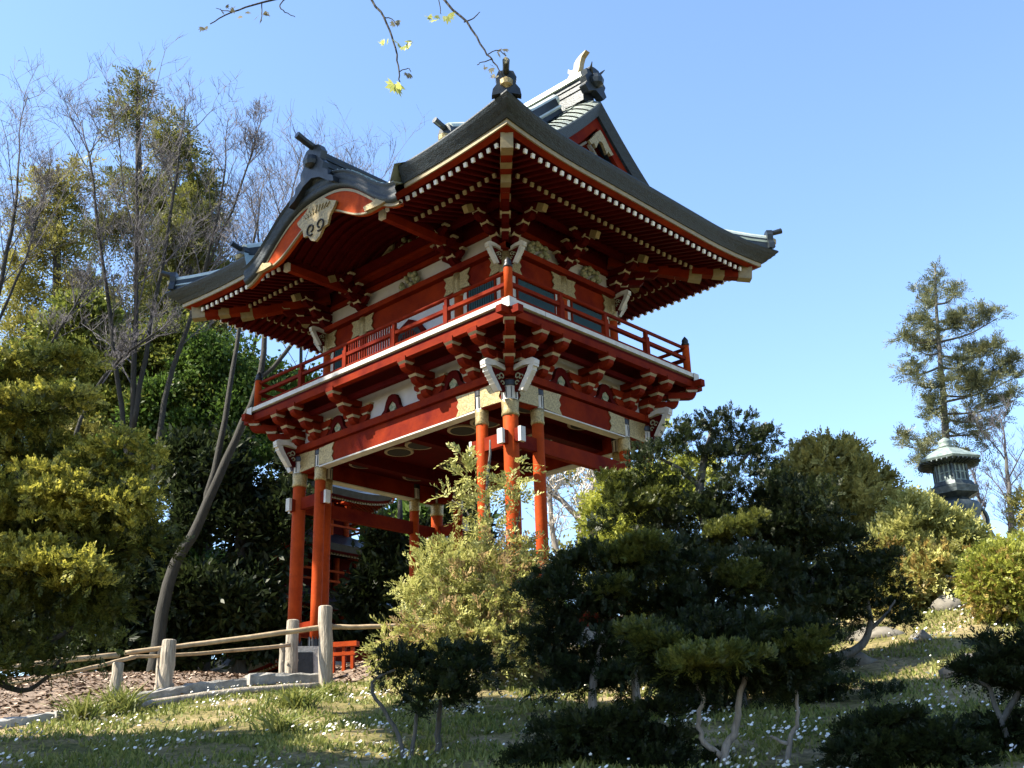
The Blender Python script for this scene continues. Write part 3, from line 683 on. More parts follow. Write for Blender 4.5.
# gable overhang with its thick dark edge, red board and wall
yb = YE-(XE-XB)
for sg in (1, -1):
    yy = np.linspace(-yb, yb, 33)
    m = MB()
    m.strip([[(sg*x, y, prof(YE-abs(y))+0.02-0.30*((x-XG+0.3)/(XB-XG+0.3))**2) for x in np.linspace(XG-0.3, XB, 8)] for y in yy])
    for y in list(np.arange(0.2, yb, 0.17)):
        for s2 in (1, -1): m.tube([(sg*x, s2*y, prof(YE-y)+0.02-0.30*((x-XG+0.3)/(XB-XG+0.3))**2) for x in np.linspace(XG-0.25, XB, 6)], 0.022, 5); m.build('verge_tiles', 'roof_cap', gate, smooth=True)
    m = MB()
    def vz(y, q): return prof(YE-abs(y))-0.275+q
    m.strip([[(sg*(XB), y, vz(y, 0.0)), (sg*(XB+0.03), y, vz(y, -0.03)), (sg*(XB-0.06), y, vz(y, -0.30)), (sg*(XG-0.1), y, vz(y, -0.30))] for y in yy])
    m.build('verge_edge', 'roof_edge', gate)
    m = MB()
    for s2 in (1, -1):
        yz = np.linspace(0.0, yb*0.93, 14)
        m.strip([[(sg*(XB-0.12), s2*y, vz(y, -0.30)), (sg*(XB-0.12), s2*y, vz(y, -0.56-0.03*y)), (sg*(XB-0.2), s2*y, vz(y, -0.56-0.03*y)), (sg*(XB-0.2), s2*y, vz(y, -0.345))] for y in yz])
    m.build('bargeboard', 'beam_red', gate)
    m = MB(); pts = [(y, prof(YE-abs(y))-0.10) for y in np.linspace(-yb-0.1, yb+0.1, 25)]
    m.prism([(-yb-0.1, 8.6)] + pts + [(yb+0.1, 8.6)], (sg*(XG+0.02), 0, 0), (0, 1, 0), (0, 0, 1), (0.06, 0, 0)); m.build('gable_wall', 'beam_red', gate)
    m = MB()
    gp = [(0, 10.22), (0.24, 10.00), (0.44, 9.74), (0.68, 9.48), (0.54, 9.38), (0.40, 9.50), (0.30, 9.34), (0.18, 9.56), (0.10, 9.70), (0, 9.74)]
    gp = [(a*0.55, 10.10+(b-10.22)*0.55) for a, b in gp]; gp = gp + [(-a, b) for a, b in gp[::-1][1:-1]]
    m.prism(gp, (sg*(XB-0.07), 0, 0), (0, 1, 0), (0, 0, 1), (0.06, 0, 0), 0); m.build('gable_pendant', 'gold', gate)
    m = MB()
    for s2 in (1, -1):
        for a, b, r in ((0.30, 9.40, 0.17), (0.62, 9.30, 0.13), (0.16, 9.68, 0.09)):
            m.tube([(sg*(XG+0.08), s2*(a+r*math.cos(q)*(1-0.12*q)), b+r*math.sin(q)*(1-0.12*q)) for q in np.linspace(0, 6, 16)], 0.03, 6, 0)
        m.bar((sg*(XG+0.07), s2*0.05, 9.95), (sg*(XG+0.07), s2*0.95, 9.15), 0.05, 0.10, 0, up=(1, 0, 0))
    m.build('gable_scrolls', 'white', gate)
    m = MB(); m.box(sg*(XG+0.06)-0.05, sg*(XG+0.06)+0.05, -1.5, 1.5, 9.02, 9.16); m.build('gable_beam', 'red', gate)
# eaves: rows (offset, z, lateral flare, lift)
def side_pts(s, row, us):
    o, z, fo, fz = row; hx, hy = (A3, W) if s in 'fb' else (W, A3); out = []; a = rz_of(s); ca, sa = math.cos(a), math.sin(a)
    for u in us:
        c = cu(u); x = u*(hx+o)+(1 if u > 0 else -1)*fo*c; y = -(hy+o+fo*c)
        out.append((x*ca-y*sa, x*sa+y*ca, z+fz*c))
    return out
def spans(s, o, kx):
    if s == 'f':
        u0 = kx/(A3+o); return [np.linspace(u0, 1, 18), np.linspace(-1, -u0, 18)]
    return [np.linspace(-1, 1, 35)]
def eave(name, mt, rows, kx=2.32):
    for s in 'frbl':
        for k in range(len(spans(s, 0, kx))):
            m = MB(); rr = [side_pts(s, r, spans(s, r[0], kx)[k]) for r in rows]; m.strip(rr); m.build(name, mt, gate)
eave('eave_edge', 'roof_edge', [(1.98, 8.32, FLO, FLZ), (1.985, 8.29, FLO, FLZ), (1.955, 8.225, 0.17, 0.062), (1.968, 8.220, 0.17, 0.062), (1.925, 8.155, 0.14, 0.068), (1.938, 8.150, 0.14, 0.068), (1.895, 8.085, 0.10, 0.074), (1.908, 8.080, 0.10, 0.074), (1.865, 8.01, 0.07, 0.08), (1.80, 8.01, 0.07, 0.08)])
eave('eave_trim', 'gold_trim', [(1.845, 8.01, 0.06, 0.08), (1.84, 7.93, 0.06, 0.08), (1.80, 7.93, 0.06, 0.08)])
eave('fascia', 'beam_red', [(1.825, 7.935, 0.05, 0.08), (1.71, 7.885, 0.04, 0.08), (1.69, 7.99, 0.03, 0.08)], 1.45)
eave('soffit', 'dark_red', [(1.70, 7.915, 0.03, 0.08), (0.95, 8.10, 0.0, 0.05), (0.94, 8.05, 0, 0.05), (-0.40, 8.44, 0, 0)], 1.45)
m = MB()      # slab ends beside the curved gable
for sy in (-1,):
    for sx in (1, -1):
        m.prism([(W+1.98, 8.32), (W+1.865, 8.01), (W+1.2, 8.05), (W+1.2, 8.58)], (sx*KX, 0, 0), (0, sy, 0), (0, 0, 1), (0.03, 0, 0))
m.build('slab_end', 'roof_edge', gate)
# rafters: two tiers, white tips
def rafter_mesh(name, p0, p1, tipm):
    m = MB(); m.bar(p0, p1, 0.064, 0.074, 0); d = (Vector(p1)-Vector(p0)).normalized(); m.bar(Vector(p0)-d*0.012, Vector(p0)+d*0.025, 0.066, 0.076, 1); return m
RAF = []
for s, hx, hy in (('f', A3, W), ('r', W, A3), ('b', A3, W), ('l', W, A3)):
    n = int((hx+1.62)/0.185)
    for i in range(-n, n+1):
        x = i*0.185
        if s == 'f' and abs(x) < 1.50: continue
        ox = abs(x)-hx
        lift = 0.07*cu(x/(hx+1.6)); inn = max(0.9, ox+0.05)
        if 1.68-inn > 0.12:
            t = (1.68-inn)/0.78; RAF.append((s, 0, (x, -(hy+1.68), 7.825+lift), (x, -(hy+inn), 7.825+lift+0.19*t-0.02*t*lift/0.07)))
        inn2 = max(-0.36, ox+0.05)
        if 0.98-inn2 > 0.12:
            l2 = 0.05*cu(x/(hx+1.0)); t = (0.98-inn2)/1.3
            RAF.append((s, 1, (x, -(hy+0.98), 7.895+l2), (x, -(hy+inn2), 7.895+l2+0.40*t-l2*t)))
near = []; rest = MB()
for s, tier, p0, p1 in RAF:
    if s in 'fr' and (s != 'f' or p0[0] > 0 or tier == 0) and len(near) < 100: near.append((s, tier, p0, p1))
    else:
        a = rz_of(s); Rm = Matrix.Rotation(a, 3, 'Z')
        q = rafter_mesh('x', p0, p1, 1)
        rest.add([Rm @ Vector(v) for v in q.v], q.f[:6], 0); b = rest.n-len(q.v)
        for f in q.f[6:]: rest.f.append(tuple(b+i for i in f)); rest.m.append(1 if tier == 0 else 2)
for s, tier, p0, p1 in near: rafter_mesh('rafter', p0, p1, 1).build('rafter', ['dark_red', 'tip_white' if tier == 0 else 'cream'], gate, rz=rz_of(s))
ro = rest.build('rafter_row', ['dark_red', 'tip_white', 'cream'], gate); ro['kind'] = 'stuff'
# hip beams under the corners
for sx in (1, -1):
    for sy in (-1, 1):
        D = Vector((sx, sy, 0)); c = Vector((sx*A3, sy*W, 0))
        m = MB(); p0, p1 = c+D*1.72+Vector((0, 0, 7.84)), c+D*0.86+Vector((0, 0, 7.97)); m.bar(p0, p1, 0.19, 0.26, 0)
        p2, p3 = c+D*0.98+Vector((0, 0, 7.80)), c+D*(-0.36)+Vector((0, 0, 8.16)); m.bar(p2, p3, 0.16, 0.22, 0); o = m.build('hip_beam', 'beam_red', gate)
        g = MB(); d = (p1-p0).normalized(); g.bar(p0-d*0.02, p0+d*0.26, 0.205, 0.275, 0); d2 = (p3-p2).normalized(); g.bar(p2-d2*0.02, p2+d2*0.24, 0.175, 0.235, 0)
        g.bar(p0+d*0.55, p0+d*0.78, 0.20, 0.27, 0); g.build('hip_beam_cap', 'gold_trim', o)
# --- curved (karahafu) gables front and back
def karahafu():
    parts = []
    xs = np.linspace(-KX, KX, 49); y0 = -(W+2.08)
    m = MB(); rows = []
    sec = [(0.0, 0.0), (-0.015, -0.03), (0.03, -0.05), (0.03, -0.11), (0.01, -0.13), (0.05, -0.20), (0.05, -0.24), (0.02, -0.26), (0.08, -0.36), (0.2, -0.36)]
    for dy, dz in sec: rows.append([(x, y0+dy, kara(x)+dz*(0.9+0.1*abs(x)/KX)) for x in xs])
    m.strip(rows); parts.append(('gable_edge', 'roof_edge', m, True))
    def low(x): return 7.73+0.57*(0.5*(1+math.cos(math.pi*min(1, abs(x)/1.55))))
    m = MB(); yb_ = y0+0.13
    m.strip([[(x, yb_, kara(x)-0.345) for x in xs], [(x, yb_, min(low(x), kara(x)-0.42)) for x in xs], [(x, yb_+0.10, min(low(x), kara(x)-0.42)) for x in xs], [(x, yb_+0.10, kara(x)-0.345) for x in xs]])
    parts.append(('gable_board', 'red', m, False))
    m = MB(); m.strip([[(x, yb_-0.015, kara(x)-0.36) for x in xs], [(x, yb_-0.015, kara(x)-0.42) for x in xs]]); m.strip([[(x, yb_-0.012, min(low(x), kara(x)-0.42)+0.035) for x in xs], [(x, yb_-0.012, min(low(x), kara(x)-0.42)) for x in xs], [(x, yb_+0.03, min(low(x), kara(x)-0.42)-0.003) for x in xs]])
    parts.append(('gable_board_trim', 'gold_trim', m, False))
    m = MB(); m.strip([[(x, y0+0.12, kara(x)-0.35) for x in xs], [(x, -1.62, kara(x)-0.35) for x in xs]]); m.f = [f for f, q in zip(m.f, m.f) if abs(m.v[q[0]][0]) < 1.56]; m.m = [0]*len(m.f); parts.append(('gable_soffit', 'dark_red', m, True))
    m = MB()
    for yy in np.arange(y0+0.45, -1.7, 0.2): m.strip([[(x, yy+a, kara(x)-b) for x in xs if abs(x) < 1.5] for a, b in ((-0.035, 0.352), (-0.035, 0.43), (0.035, 0.43), (0.035, 0.352))])
    parts.append(('gable_ribs', 'dark_red', m, False))
    g = [(0, 0.50), (0.20, 0.55), (0.42, 0.40), (0.66, 0.30), (0.60, 0.20), (0.46, 0.08), (0.40, -0.10), (0.26, -0.12), (0.14, -0.26), (0, -0.32)]
    g = g + [(-a, b) for a, b in g[::-1][1:-1]]
    m = MB(); m.prism([(a*0.92, 8.02+b*1.0) for a, b in g], (0, yb_-0.05, 0), (1, 0, 0), (0, 0, 1), (0, 0.05, 0), 0)
    for sg in (1, -1):
        m.tube([(sg*(0.14+0.11*math.cos(q)*(1-0.11*q)), yb_-0.085, 8.0+0.11*math.sin(q)*(1-0.11*q)) for q in np.linspace(-2, 4.5, 18)], 0.018, 6, 1)
        for k in range(5): m.bar((sg*0.08*k, yb_-0.08, 8.30), (sg*(0.10*k+0.02), yb_-0.08, 8.46-0.02*k), 0.03, 0.02, 0)
    parts.append(('gable_pendant', ['old_gold', 'void'], m, False))
    for sg in (1, -1):
        m = MB(); c = sg*(KX-0.55)
        m.prism([(c-0.34, 7.76), (c+0.05, 7.72), (c+0.34, 7.73), (c+0.30, 7.80), (c+0.12, 7.85), (c, 7.90), (c-0.14, 7.86), (c-0.38, 7.86)], (0, yb_-0.04, 0), (1, 0, 0), (0, 0, 1), (0, 0.04, 0)); parts.append(('gable_leaf', 'old_gold', m, False))
        m = MB(); m.box(sg*1.46-0.06, sg*1.46+0.06, y0+0.46, -1.6, 7.74, 7.90, 0); m.box(sg*1.46-0.066, sg*1.46+0.066, y0+0.43, y0+0.50, 7.735, 7.905, 1); parts.append(('gable_plank', ['beam_red', 'white'], m, False))
        m = MB(); m.prism([(y0+0.46, 7.88), (-1.55, 7.88), (-1.55, 8.62), (y0+0.9, 8.25), (y0+0.46, 8.05)], (sg*1.49, 0, 0), (0, 1, 0), (0, 0, 1), (0.04, 0, 0)); parts.append(('gable_cheek', 'dark_red', m, False))
    m = MB()
    up = [(x, kara(x)-0.36) for x in np.linspace(-1.5, 1.5, 31)]
    m.prism([(-1.5, 7.9)] + up[::1] + [(1.5, 7.9)], (0, -1.63, 0), (1, 0, 0), (0, 0, 1), (0, 0.06, 0)); parts.append(('gable_infill', 'dark_red', m, False))
    m = MB(); m.bar((-1.42, -1.78, 8.10), (1.42, -1.78, 8.10), 0.18, 0.24, 0); m.bar((-1.0, -1.88, 8.15), (1.0, -1.88, 8.15), 0.02, 0.05, 1); parts.append(('rainbow_beam', ['beam_red', 'gold_trim'], m, False))
    for sg in (1, -1):
        m = MB(); m.prism([(sg*1.30, 8.20), (sg*0.70, 8.42), (sg*0.35, 8.62), (sg*0.36, 8.50), (sg*0.6, 8.24), (sg*0.7, 8.2)], (0, -1.70, 0), (1, 0, 0), (0, 0, 1), (0, 0.06, 0)); parts.append(('gable_wing', 'cream', m, False))
    m = MB(); rg = random.Random(8)
    for i in range(22):
        x = rg.uniform(-0.55, 0.55); r = rg.uniform(0.04, 0.08); m.lathe([(r*0.4, -r*0.8), (r, -r*0.2), (r*0.8, r*0.5), (r*0.2, r*0.9)], (x, -1.73, 8.25+rg.uniform(0, 0.3)*(1-abs(x))), 7)
    parts.append(('gable_carving', 'carving', m, True))
    # ridge of the curved gable
    m = MB(); m.box(-0.15, 0.15, y0+0.05, -1.3, 8.9, 9.50, 0); m.tube([(0, y0-0.02, 9.56), (0, -1.3, 9.56)], 0.11, 10, 0)
    for z in (9.12, 9.28, 9.42): m.box(-0.17, 0.17, y0+0.02, -1.3, z, z+0.03, 0)
    parts.append(('gable_ridge', 'roof_dark', m, False))
    m = MB()
    oni = [(0, 9.72), (0.20, 9.66), (0.30, 9.50), (0.26, 9.34), (0.36, 9.22), (0.34, 9.08), (0.50, 8.98), (0.52, 8.86), (0.66, 8.78), (0.70, 8.64), (0.52, 8.72), (0.25, 8.92), (0, 9.0)]
    m.prism(oni + [(-a, b) for a, b in oni[::-1][1:-1]], (0, y0-0.02, 0), (1, 0, 0), (0, 0, 1), (0, 0.14, 0))
    m.lathe([(0.05, -0.13), (0.13, -0.08), (0.15, 0.0), (0.12, 0.1), (0.04, 0.14)], (0, y0-0.1, 9.35), 10)
    m.tube([(0, y0+0.05, 9.66), (0, y0-0.28, 9.74), (0, y0-0.46, 9.80)], [0.075, 0.07, 0.075], 12)
    parts.append(('ridge_end_tile', 'roof_dark', m, False))
    for name, mt, mm, sm in parts:
        mm.build(name, mt, gate, smooth=sm)
karahafu()
# ribs on the curved gable's copper surface
m = MB()
for sy in (-1,):
    for x in np.arange(-KX+0.08, KX, 0.145):
        ysr = np.linspace(YE+0.08, YE-1.7, 10); m.tube([(x, sy*y, roof_h(x, -y)+0.008) for y in ysr], 0.016, 5)
m.build('roof_seams', 'roof_top', gate)
# main ridge
m = MB(); m.box(-3.62, 3.62, -0.17, 0.17, 10.85, 11.50, 0)
for z in (11.12, 11.26): m.box(-3.64, 3.64, -0.19, 0.19, z, z+0.03, 0)
m.box(-3.7, 3.7, -0.22, 0.22, 11.38, 11.45, 1); m.tube([(-3.75, 0, 11.53), (3.75, 0, 11.53)], 0.12, 12, 1); m.build('main_ridge', ['roof_dark', 'roof_cap'], gate)
for sg in (1, -1):
    m = MB(); oni = [(0, 11.68), (0.16, 11.66), (0.24, 11.52), (0.34, 11.50), (0.30, 11.36), (0.40, 11.26), (0.34, 11.12), (0.42, 10.98), (0.30, 10.84), (0, 11.0)]; oni = [(a*0.8, 10.93+(b-10.84)*0.78) for a, b in oni]
    m.prism(oni + [(-a, b) for a, b in oni[::-1][1:-1]], (sg*3.74, 0, 0), (0, 1, 0), (0, 0, 1), (0.16, 0, 0))
    m.lathe([(0.04, -0.14), (0.14, -0.08), (0.16, 0.02), (0.12, 0.12), (0.03, 0.16)], (sg*3.84, 0, 11.25), 10)
    for s2 in (1, -1): m.tube([(sg*3.80, s2*0.08, 11.42), (sg*3.86, s2*0.16, 11.52), (sg*3.92, s2*0.2, 11.58)], [0.035, 0.025, 0.008], 6)
    m.build('ridge_end_tile', 'roof_dark', gate)
    # gilded fish-tail ornament
    m = MB()
    body = [(0.30, 11.62), (0.40, 11.72), (0.30, 11.84), (0.16, 11.98), (0.14, 12.16), (0.04, 12.30), (-0.12, 12.40), (-0.30, 12.46), (-0.14, 12.30), (-0.08, 12.12), (-0.04, 11.90), (0.02, 11.74), (0.10, 11.62)]
    m.prism([(sg*(3.45-a*0.75), 11.58+(b-11.62)*0.58) for a, b in body], (0, 0, 0), (1, 0, 0), (0, 0, 1), (0, 0.13, 0))
    m.prism([(sg*(3.45-a*0.75), 11.58+(b-11.62)*0.58) for a, b in [(0.30, 11.84), (0.42, 11.98), (0.40, 12.14), (0.30, 12.02), (0.16, 11.98)]], (0, 0, 0), (1, 0, 0), (0, 0, 1), (0, 0.05, 0))
    m.build('gilded_fish', 'gold_trim', gate)
# hip ridges and descending ridges, each with an end tile
def ridge_run(pts, name, w=0.2, h=0.26, knob_dir=None):
    m = MB(); P = [Vector(p) for p in pts]
    for i in range(len(P)-1):
        m.bar(P[i]+Vector((0, 0, h/2-0.05)), P[i+1]+Vector((0, 0, h/2-0.05)), w, h, 0); 
    m.tube([p+Vector((0, 0, h-0.02)) for p in P], w*0.42, 10, 1); m.tube([p+Vector((0, 0, h*0.45)) for p in P], w*0.62, 4, 1)
    o = m.build(name, ['roof_dark', 'roof_cap'], gate)
    e = P[-1]; d = (P[-1]-P[-2]); d.z = 0; d.normalize(); s = Vector((-d.y, d.x, 0)); m = MB()
    oni = [(0, 0.42), (0.12, 0.40), (0.17, 0.28), (0.15, 0.16), (0.22, 0.06), (0.24, -0.06), (0, 0.0)]
    m.prism(oni + [(-a, b) for a, b in oni[::-1][1:-1]], e+d*0.05, s, (0, 0, 1), d*0.12, 0)
    m.lathe([(0.02, -0.1), (0.10, -0.05), (0.11, 0.03), (0.03, 0.1)], e+d*0.10+Vector((0, 0, 0.18)), 10, 1)
    m.tube([e+Vector((0, 0, 0.36)), e+d*0.20+Vector((0, 0, 0.40)), e+d*0.34+Vector((0, 0, 0.44))], [0.06, 0.055, 0.06], 12, 0)
    m.build('ridge_end_tile', ['roof_dark', 'gold'], o)
for sx in (1, -1):
    for sy in (-1, 1):
        pts = []
        for s in (1.45, 1.0, 0.6, 0.3, 0.12):
            x, y = XE-s, YE-s; pts.append(roof_pt(sx*x, sy*y, prof(s)))
        ridge_run(pts, 'hip_ridge')
        ridge_run([(sx*3.15, sy*y, prof(YE-y)) for y in (0.5, 1.2, 1.9, 2.6, 3.45)], 'descending_ridge', 0.28, 0.42)

# =================================================================== THE PAGODA BEHIND
def pagoda(px, d):
    c = GP(px, d); c[2] = 0.0; g = thing('pagoda', 'red tiered pagoda half hidden in dark trees behind the gate columns', 'pagoda', c, rz=math.radians(2))
    z = 0.0; hw = 1.75
    m = MB(); m.box(-hw-0.6, hw+0.6, -hw-0.6, hw+0.6, -0.4, 0.4); m.build('platform', 'stone', g); z = 0.4
    for lv in range(4):
        m = MB(); m.box(-hw, hw, -hw, hw, z, z+1.25); m.build('storey_wall', 'dark_red', g)
        for a in range(4):
            for sx in (-1, -0.33, 0.33):
                m = MB(); m.lathe([(0.11, z), (0.11, z+1.2)], (sx*hw, -(hw+0.04), 0), 10); m.build('post', 'red', g, rz=a*H)
        m = MB()
        for a in range(4):
            Rm = Matrix.Rotation(a*H, 3, 'Z')
            for zz in (0.30, 0.62): m.add([Rm @ Vector(v) for v in [(-hw-0.5, -hw-0.5, z+zz), (hw+0.5, -hw-0.5, z+zz), (hw+0.5, -hw-0.44, z+zz), (-hw-0.5, -hw-0.44, z+zz), (-hw-0.5, -hw-0.5, z+zz+0.07), (hw+0.5, -hw-0.5, z+zz+0.07), (hw+0.5, -hw-0.44, z+zz+0.07), (-hw-0.5, -hw-0.44, z+zz+0.07)]], [(0, 3, 2, 1), (4, 5, 6, 7), (0, 1, 5, 4), (2, 3, 7, 6)])
        m.build('balcony_rails', 'red', g)
        e = hw+1.25; zr = z+1.35; m = MB(); us = np.linspace(-1, 1, 17)
        fas = MB(); tips = MB()
        for a in range(4):
            Rm = Matrix.Rotation(a*H, 3, 'Z'); rows = []
            for k, (o, dz) in enumerate(((e, 0.0), (e-0.7, 0.22), (e-1.5, 0.75))): rows.append([Rm @ Vector((u*o, -o, zr+dz+0.30*abs(u)**3*(1-k/2))) for u in us])
            m.strip(rows)
            m.strip([[Rm @ Vector((u*(e-0.01), -e+0.005, zr+0.30*abs(u)**3)) for u in us], [Rm @ Vector((u*(e-0.08), -e+0.08, zr-0.20+0.30*abs(u)**3)) for u in us]])
            fas.strip([[Rm @ Vector((u*(e-0.08), -e+0.08, zr-0.20+0.30*abs(u)**3)) for u in us], [Rm @ Vector((u*(e-0.12), -e+0.12, zr-0.27+0.30*abs(u)**3)) for u in us], [Rm @ Vector((u*hw, -hw, zr+0.15)) for u in us]])
            for i in range(41):
                u = -0.96+1.92*i/40; zt = zr-0.27+0.3*abs(u)**3
                q = MB(); q.bar((u*e, -e+0.22, zt), (u*e, -max(hw, abs(u*e)), zt+0.3), 0.07, 0.07, 0); q.bar((u*e, -e+0.21, zt), (u*e, -e+0.27, zt), 0.075, 0.075, 1)
                tips.add([Rm @ Vector(v) for v in q.v], q.f[:6], 0); b = tips.n-len(q.v)
                for f in q.f[6:]: tips.f.append(tuple(b+j for j in f)); tips.m.append(1)
        o = m.build('tier_roof', 'roof_dark', g); fas.build('eave_soffit', 'dark_red', o); tips.build('rafters', ['red', 'cream'], o)
        z = zr+0.55; hw -= 0.25
    m = MB(); m.lathe([(0.5, z), (0.2, z+0.3), (0.08, z+0.4), (0.07, z+1.8), (0.01, z+2.0)], k=12); m.build('spire', 'bronze', g)
    return g
pagoda(296, 37.0)

# =================================================================== FENCE, KERB, SMALL BUILT THINGS
def fence():
    A = GP(325, 17.3); f = thing('log_fence', 'rustic log fence of pale round posts and slim rails along the mulch path', 'fence', A)
    def post(px, d, top_py, r, lean=0.0, name='fence_post', mt='post_wood'):
        b = GP(px, d, -0.25); s = SC(px, top_py, d); zt = PH(px, top_py, d)[2]; m = MB(); rg = random.Random(px)
        n = 7; pts = []; rr = []
        for i in range(n):
            t = i/(n-1); pts.append((b[0]+RH[0]*lean*t+rg.uniform(-1, 1)*0.008-A[0], b[1]+RH[1]*lean*t+rg.uniform(-1, 1)*0.008-A[1], b[2]+(zt-b[2])*t-A[2])); rr.append(r*(1.08-0.12*t)*rg.uniform(0.95, 1.05))
        pts.append((pts[-1][0], pts[-1][1], pts[-1][2]+0.015)); rr.append(rr[-1]*0.85)
        m.tube(pts, rr, 14)
        for k in range(4):
            q = rg.uniform(0, 6.28); t = rg.uniform(0.35, 0.95); p = Vector(pts[0]).lerp(Vector(pts[n-1]), t); dd = Vector((math.cos(q), math.sin(q), 0))
            m.tube([p+dd*r*0.8, p+dd*(r*1.18)], [0.03, 0.022], 7)
        return m.build(name, mt, f, smooth=False)
    post(326, 17.3, 607, 0.105, -0.05); post(163, 16.1, 641, 0.105, 0.03); post(113, 14.95, 664, 0.075, 0.02); post(290, 18.3, 621, 0.10, 0.0)
    post(280, 18.0, 645, 0.045, 0, 'fence_stake'); post(156, 16.2, 648, 0.035, 0, 'fence_stake'); post(-60, 13.2, 640, 0.11)
    def rail(pts, r, mt='rail_wood', seed=1):
        m = MB(); limb(m, [PH(*p)-A for p in pts], [r*(1.12-0.25*i/(len(pts)-1)) for i in range(len(pts))], 9, wig=0.008, seed=seed); m.build('fence_rail', mt, f, smooth=True)
    rail([(332, 626, 17.42), (280, 633, 17.0), (220, 641, 16.6), (165, 648, 16.25), (125, 653, 15.9)], 0.036, seed=2)
    rail([(290, 645, 18.1), (240, 650, 17.3), (180, 655, 16.45), (130, 657, 15.8)], 0.027, seed=3)
    rail([(324, 627, 17.42), (360, 627, 17.6), (398, 626, 17.8), (440, 626, 18.2)], 0.036, seed=4)
    rail([(135, 657, 15.85), (90, 668, 15.1), (40, 679, 14.3), (-60, 693, 13.2)], 0.026, seed=5)
    rail([(118, 655, 14.95), (60, 661, 14.2), (0, 669, 13.6), (-70, 680, 13.0)], 0.033, seed=6)
fence()
def curb_stone(a, b, h, w, label, mt='stone', seed=0):
    pa, pb = GP(*a), GP(*b); c = (pa+pb)/2; rg = random.Random(seed); m = MB(); n = 9; d = pb-pa; L = np.linalg.norm(d[:2]); nx = np.array([-d[1], d[0], 0])/L
    rows = []
    for i in range(n+1):
        t = i/n; p = pa+d*t; p[2] = ground_z(p[0], p[1])
        row = []
        for u, zz in ((-1, -0.2), (-1, h*0.8), (-0.8, h), (0, h*1.02), (0.8, h), (1, h*0.8), (1, -0.2)):
            row.append(tuple(p-c+nx*u*w/2*(1+rg.uniform(-0.08, 0.08))+np.array([0, 0, zz+rg.uniform(-0.015, 0.015)])))
        rows.append(row)
    m.strip(rows); m.add(rows[0], [tuple(range(7))]); m.add(rows[-1], [tuple(range(6, -1, -1))])
    o = m.build('kerb_stone', mt, loc=tuple(c)); tag(o, label, 'kerb stone', 'kerb stones edging the mulch path')
curb_stone((-40, 12.6), (50, 13.9), 0.08, 0.20, 'long pale kerb stone at the left picture edge under the hanging bush', 'pale_stone', 1)
curb_stone((52, 13.95), (112, 14.95), 0.09, 0.20, 'pale kerb stone ending at the post beneath the left bush', 'pale_stone', 2)
curb_stone((122, 15.35), (182, 16.2), 0.11, 0.26, 'rough grey kerb stone in front of the pale fence post', 'stone', 3)
curb_stone((184, 16.25), (243, 16.72), 0.12, 0.24, 'grey kerb stone between the middle post and the stepped gap', 'stone', 4)
curb_stone((246, 16.9), (322, 17.5), 0.15, 0.26, 'raised grey kerb stone running up to the tallest fence post', 'stone', 5)
def log_edge():
    m = MB(); pts = [GP(px, d, 0.03) for px, d in ((130, 14.9), (190, 15.6), (250, 16.1), (318, 16.75))]; o0 = pts[0]
    limb(m, [p-o0 for p in pts], [0.06, 0.055, 0.055, 0.045], 9, wig=0.012, seed=4)
    tag(m.build('edging_log', 'post_wood', loc=tuple(o0), smooth=True), 'thin pale log laid on the slope below the grey kerb stones', 'log')
log_edge()
def plaque_stone():
    p = GP(303, 19.2); o = thing('plaque_stone', 'white stone block with a dark plaque beside the tall fence post', 'plaque stone', p, rz=YAW-math.pi/2+math.radians(12))
    m = MB(); m.prism([(-0.34, -0.2), (0.34, -0.2), (0.27, 0.52), (-0.27, 0.52)], (0, 0, 0), (1, 0, 0), (0, 0, 1), (0, 0.34, 0)); m.build('block', 'pale_stone', o)
    m = MB(); m.prism([(-0.15, 0.06), (0.15, 0.06), (0.13, 0.42), (-0.13, 0.42)], (0, -0.18, 0), (1, 0, 0), (0, 0, 1), (0, 0.024, 0)); m.build('plaque', 'black', o)
plaque_stone()
def small_bench():
    p = GP(342, 19.0, 0.06); o = thing('red_rack', 'small bright red wooden rack behind the tall fence post', 'rack', p, rz=YAW-math.pi/2+math.radians(-14))
    m = MB(); m.box(-0.26, 0.26, -0.07, 0.07, 0.34, 0.42); m.build('top_board', 'red', o)
    m = MB(); m.box(-0.22, 0.22, -0.04, 0.04, 0.20, 0.255); m.build('cross_bar', 'red', o)
    for x in (-0.17, 0.02, 0.17): m = MB(); m.box(x-0.025, x+0.025, -0.035, 0.035, -0.15, 0.338); m.build('leg', 'red', o)
small_bench()

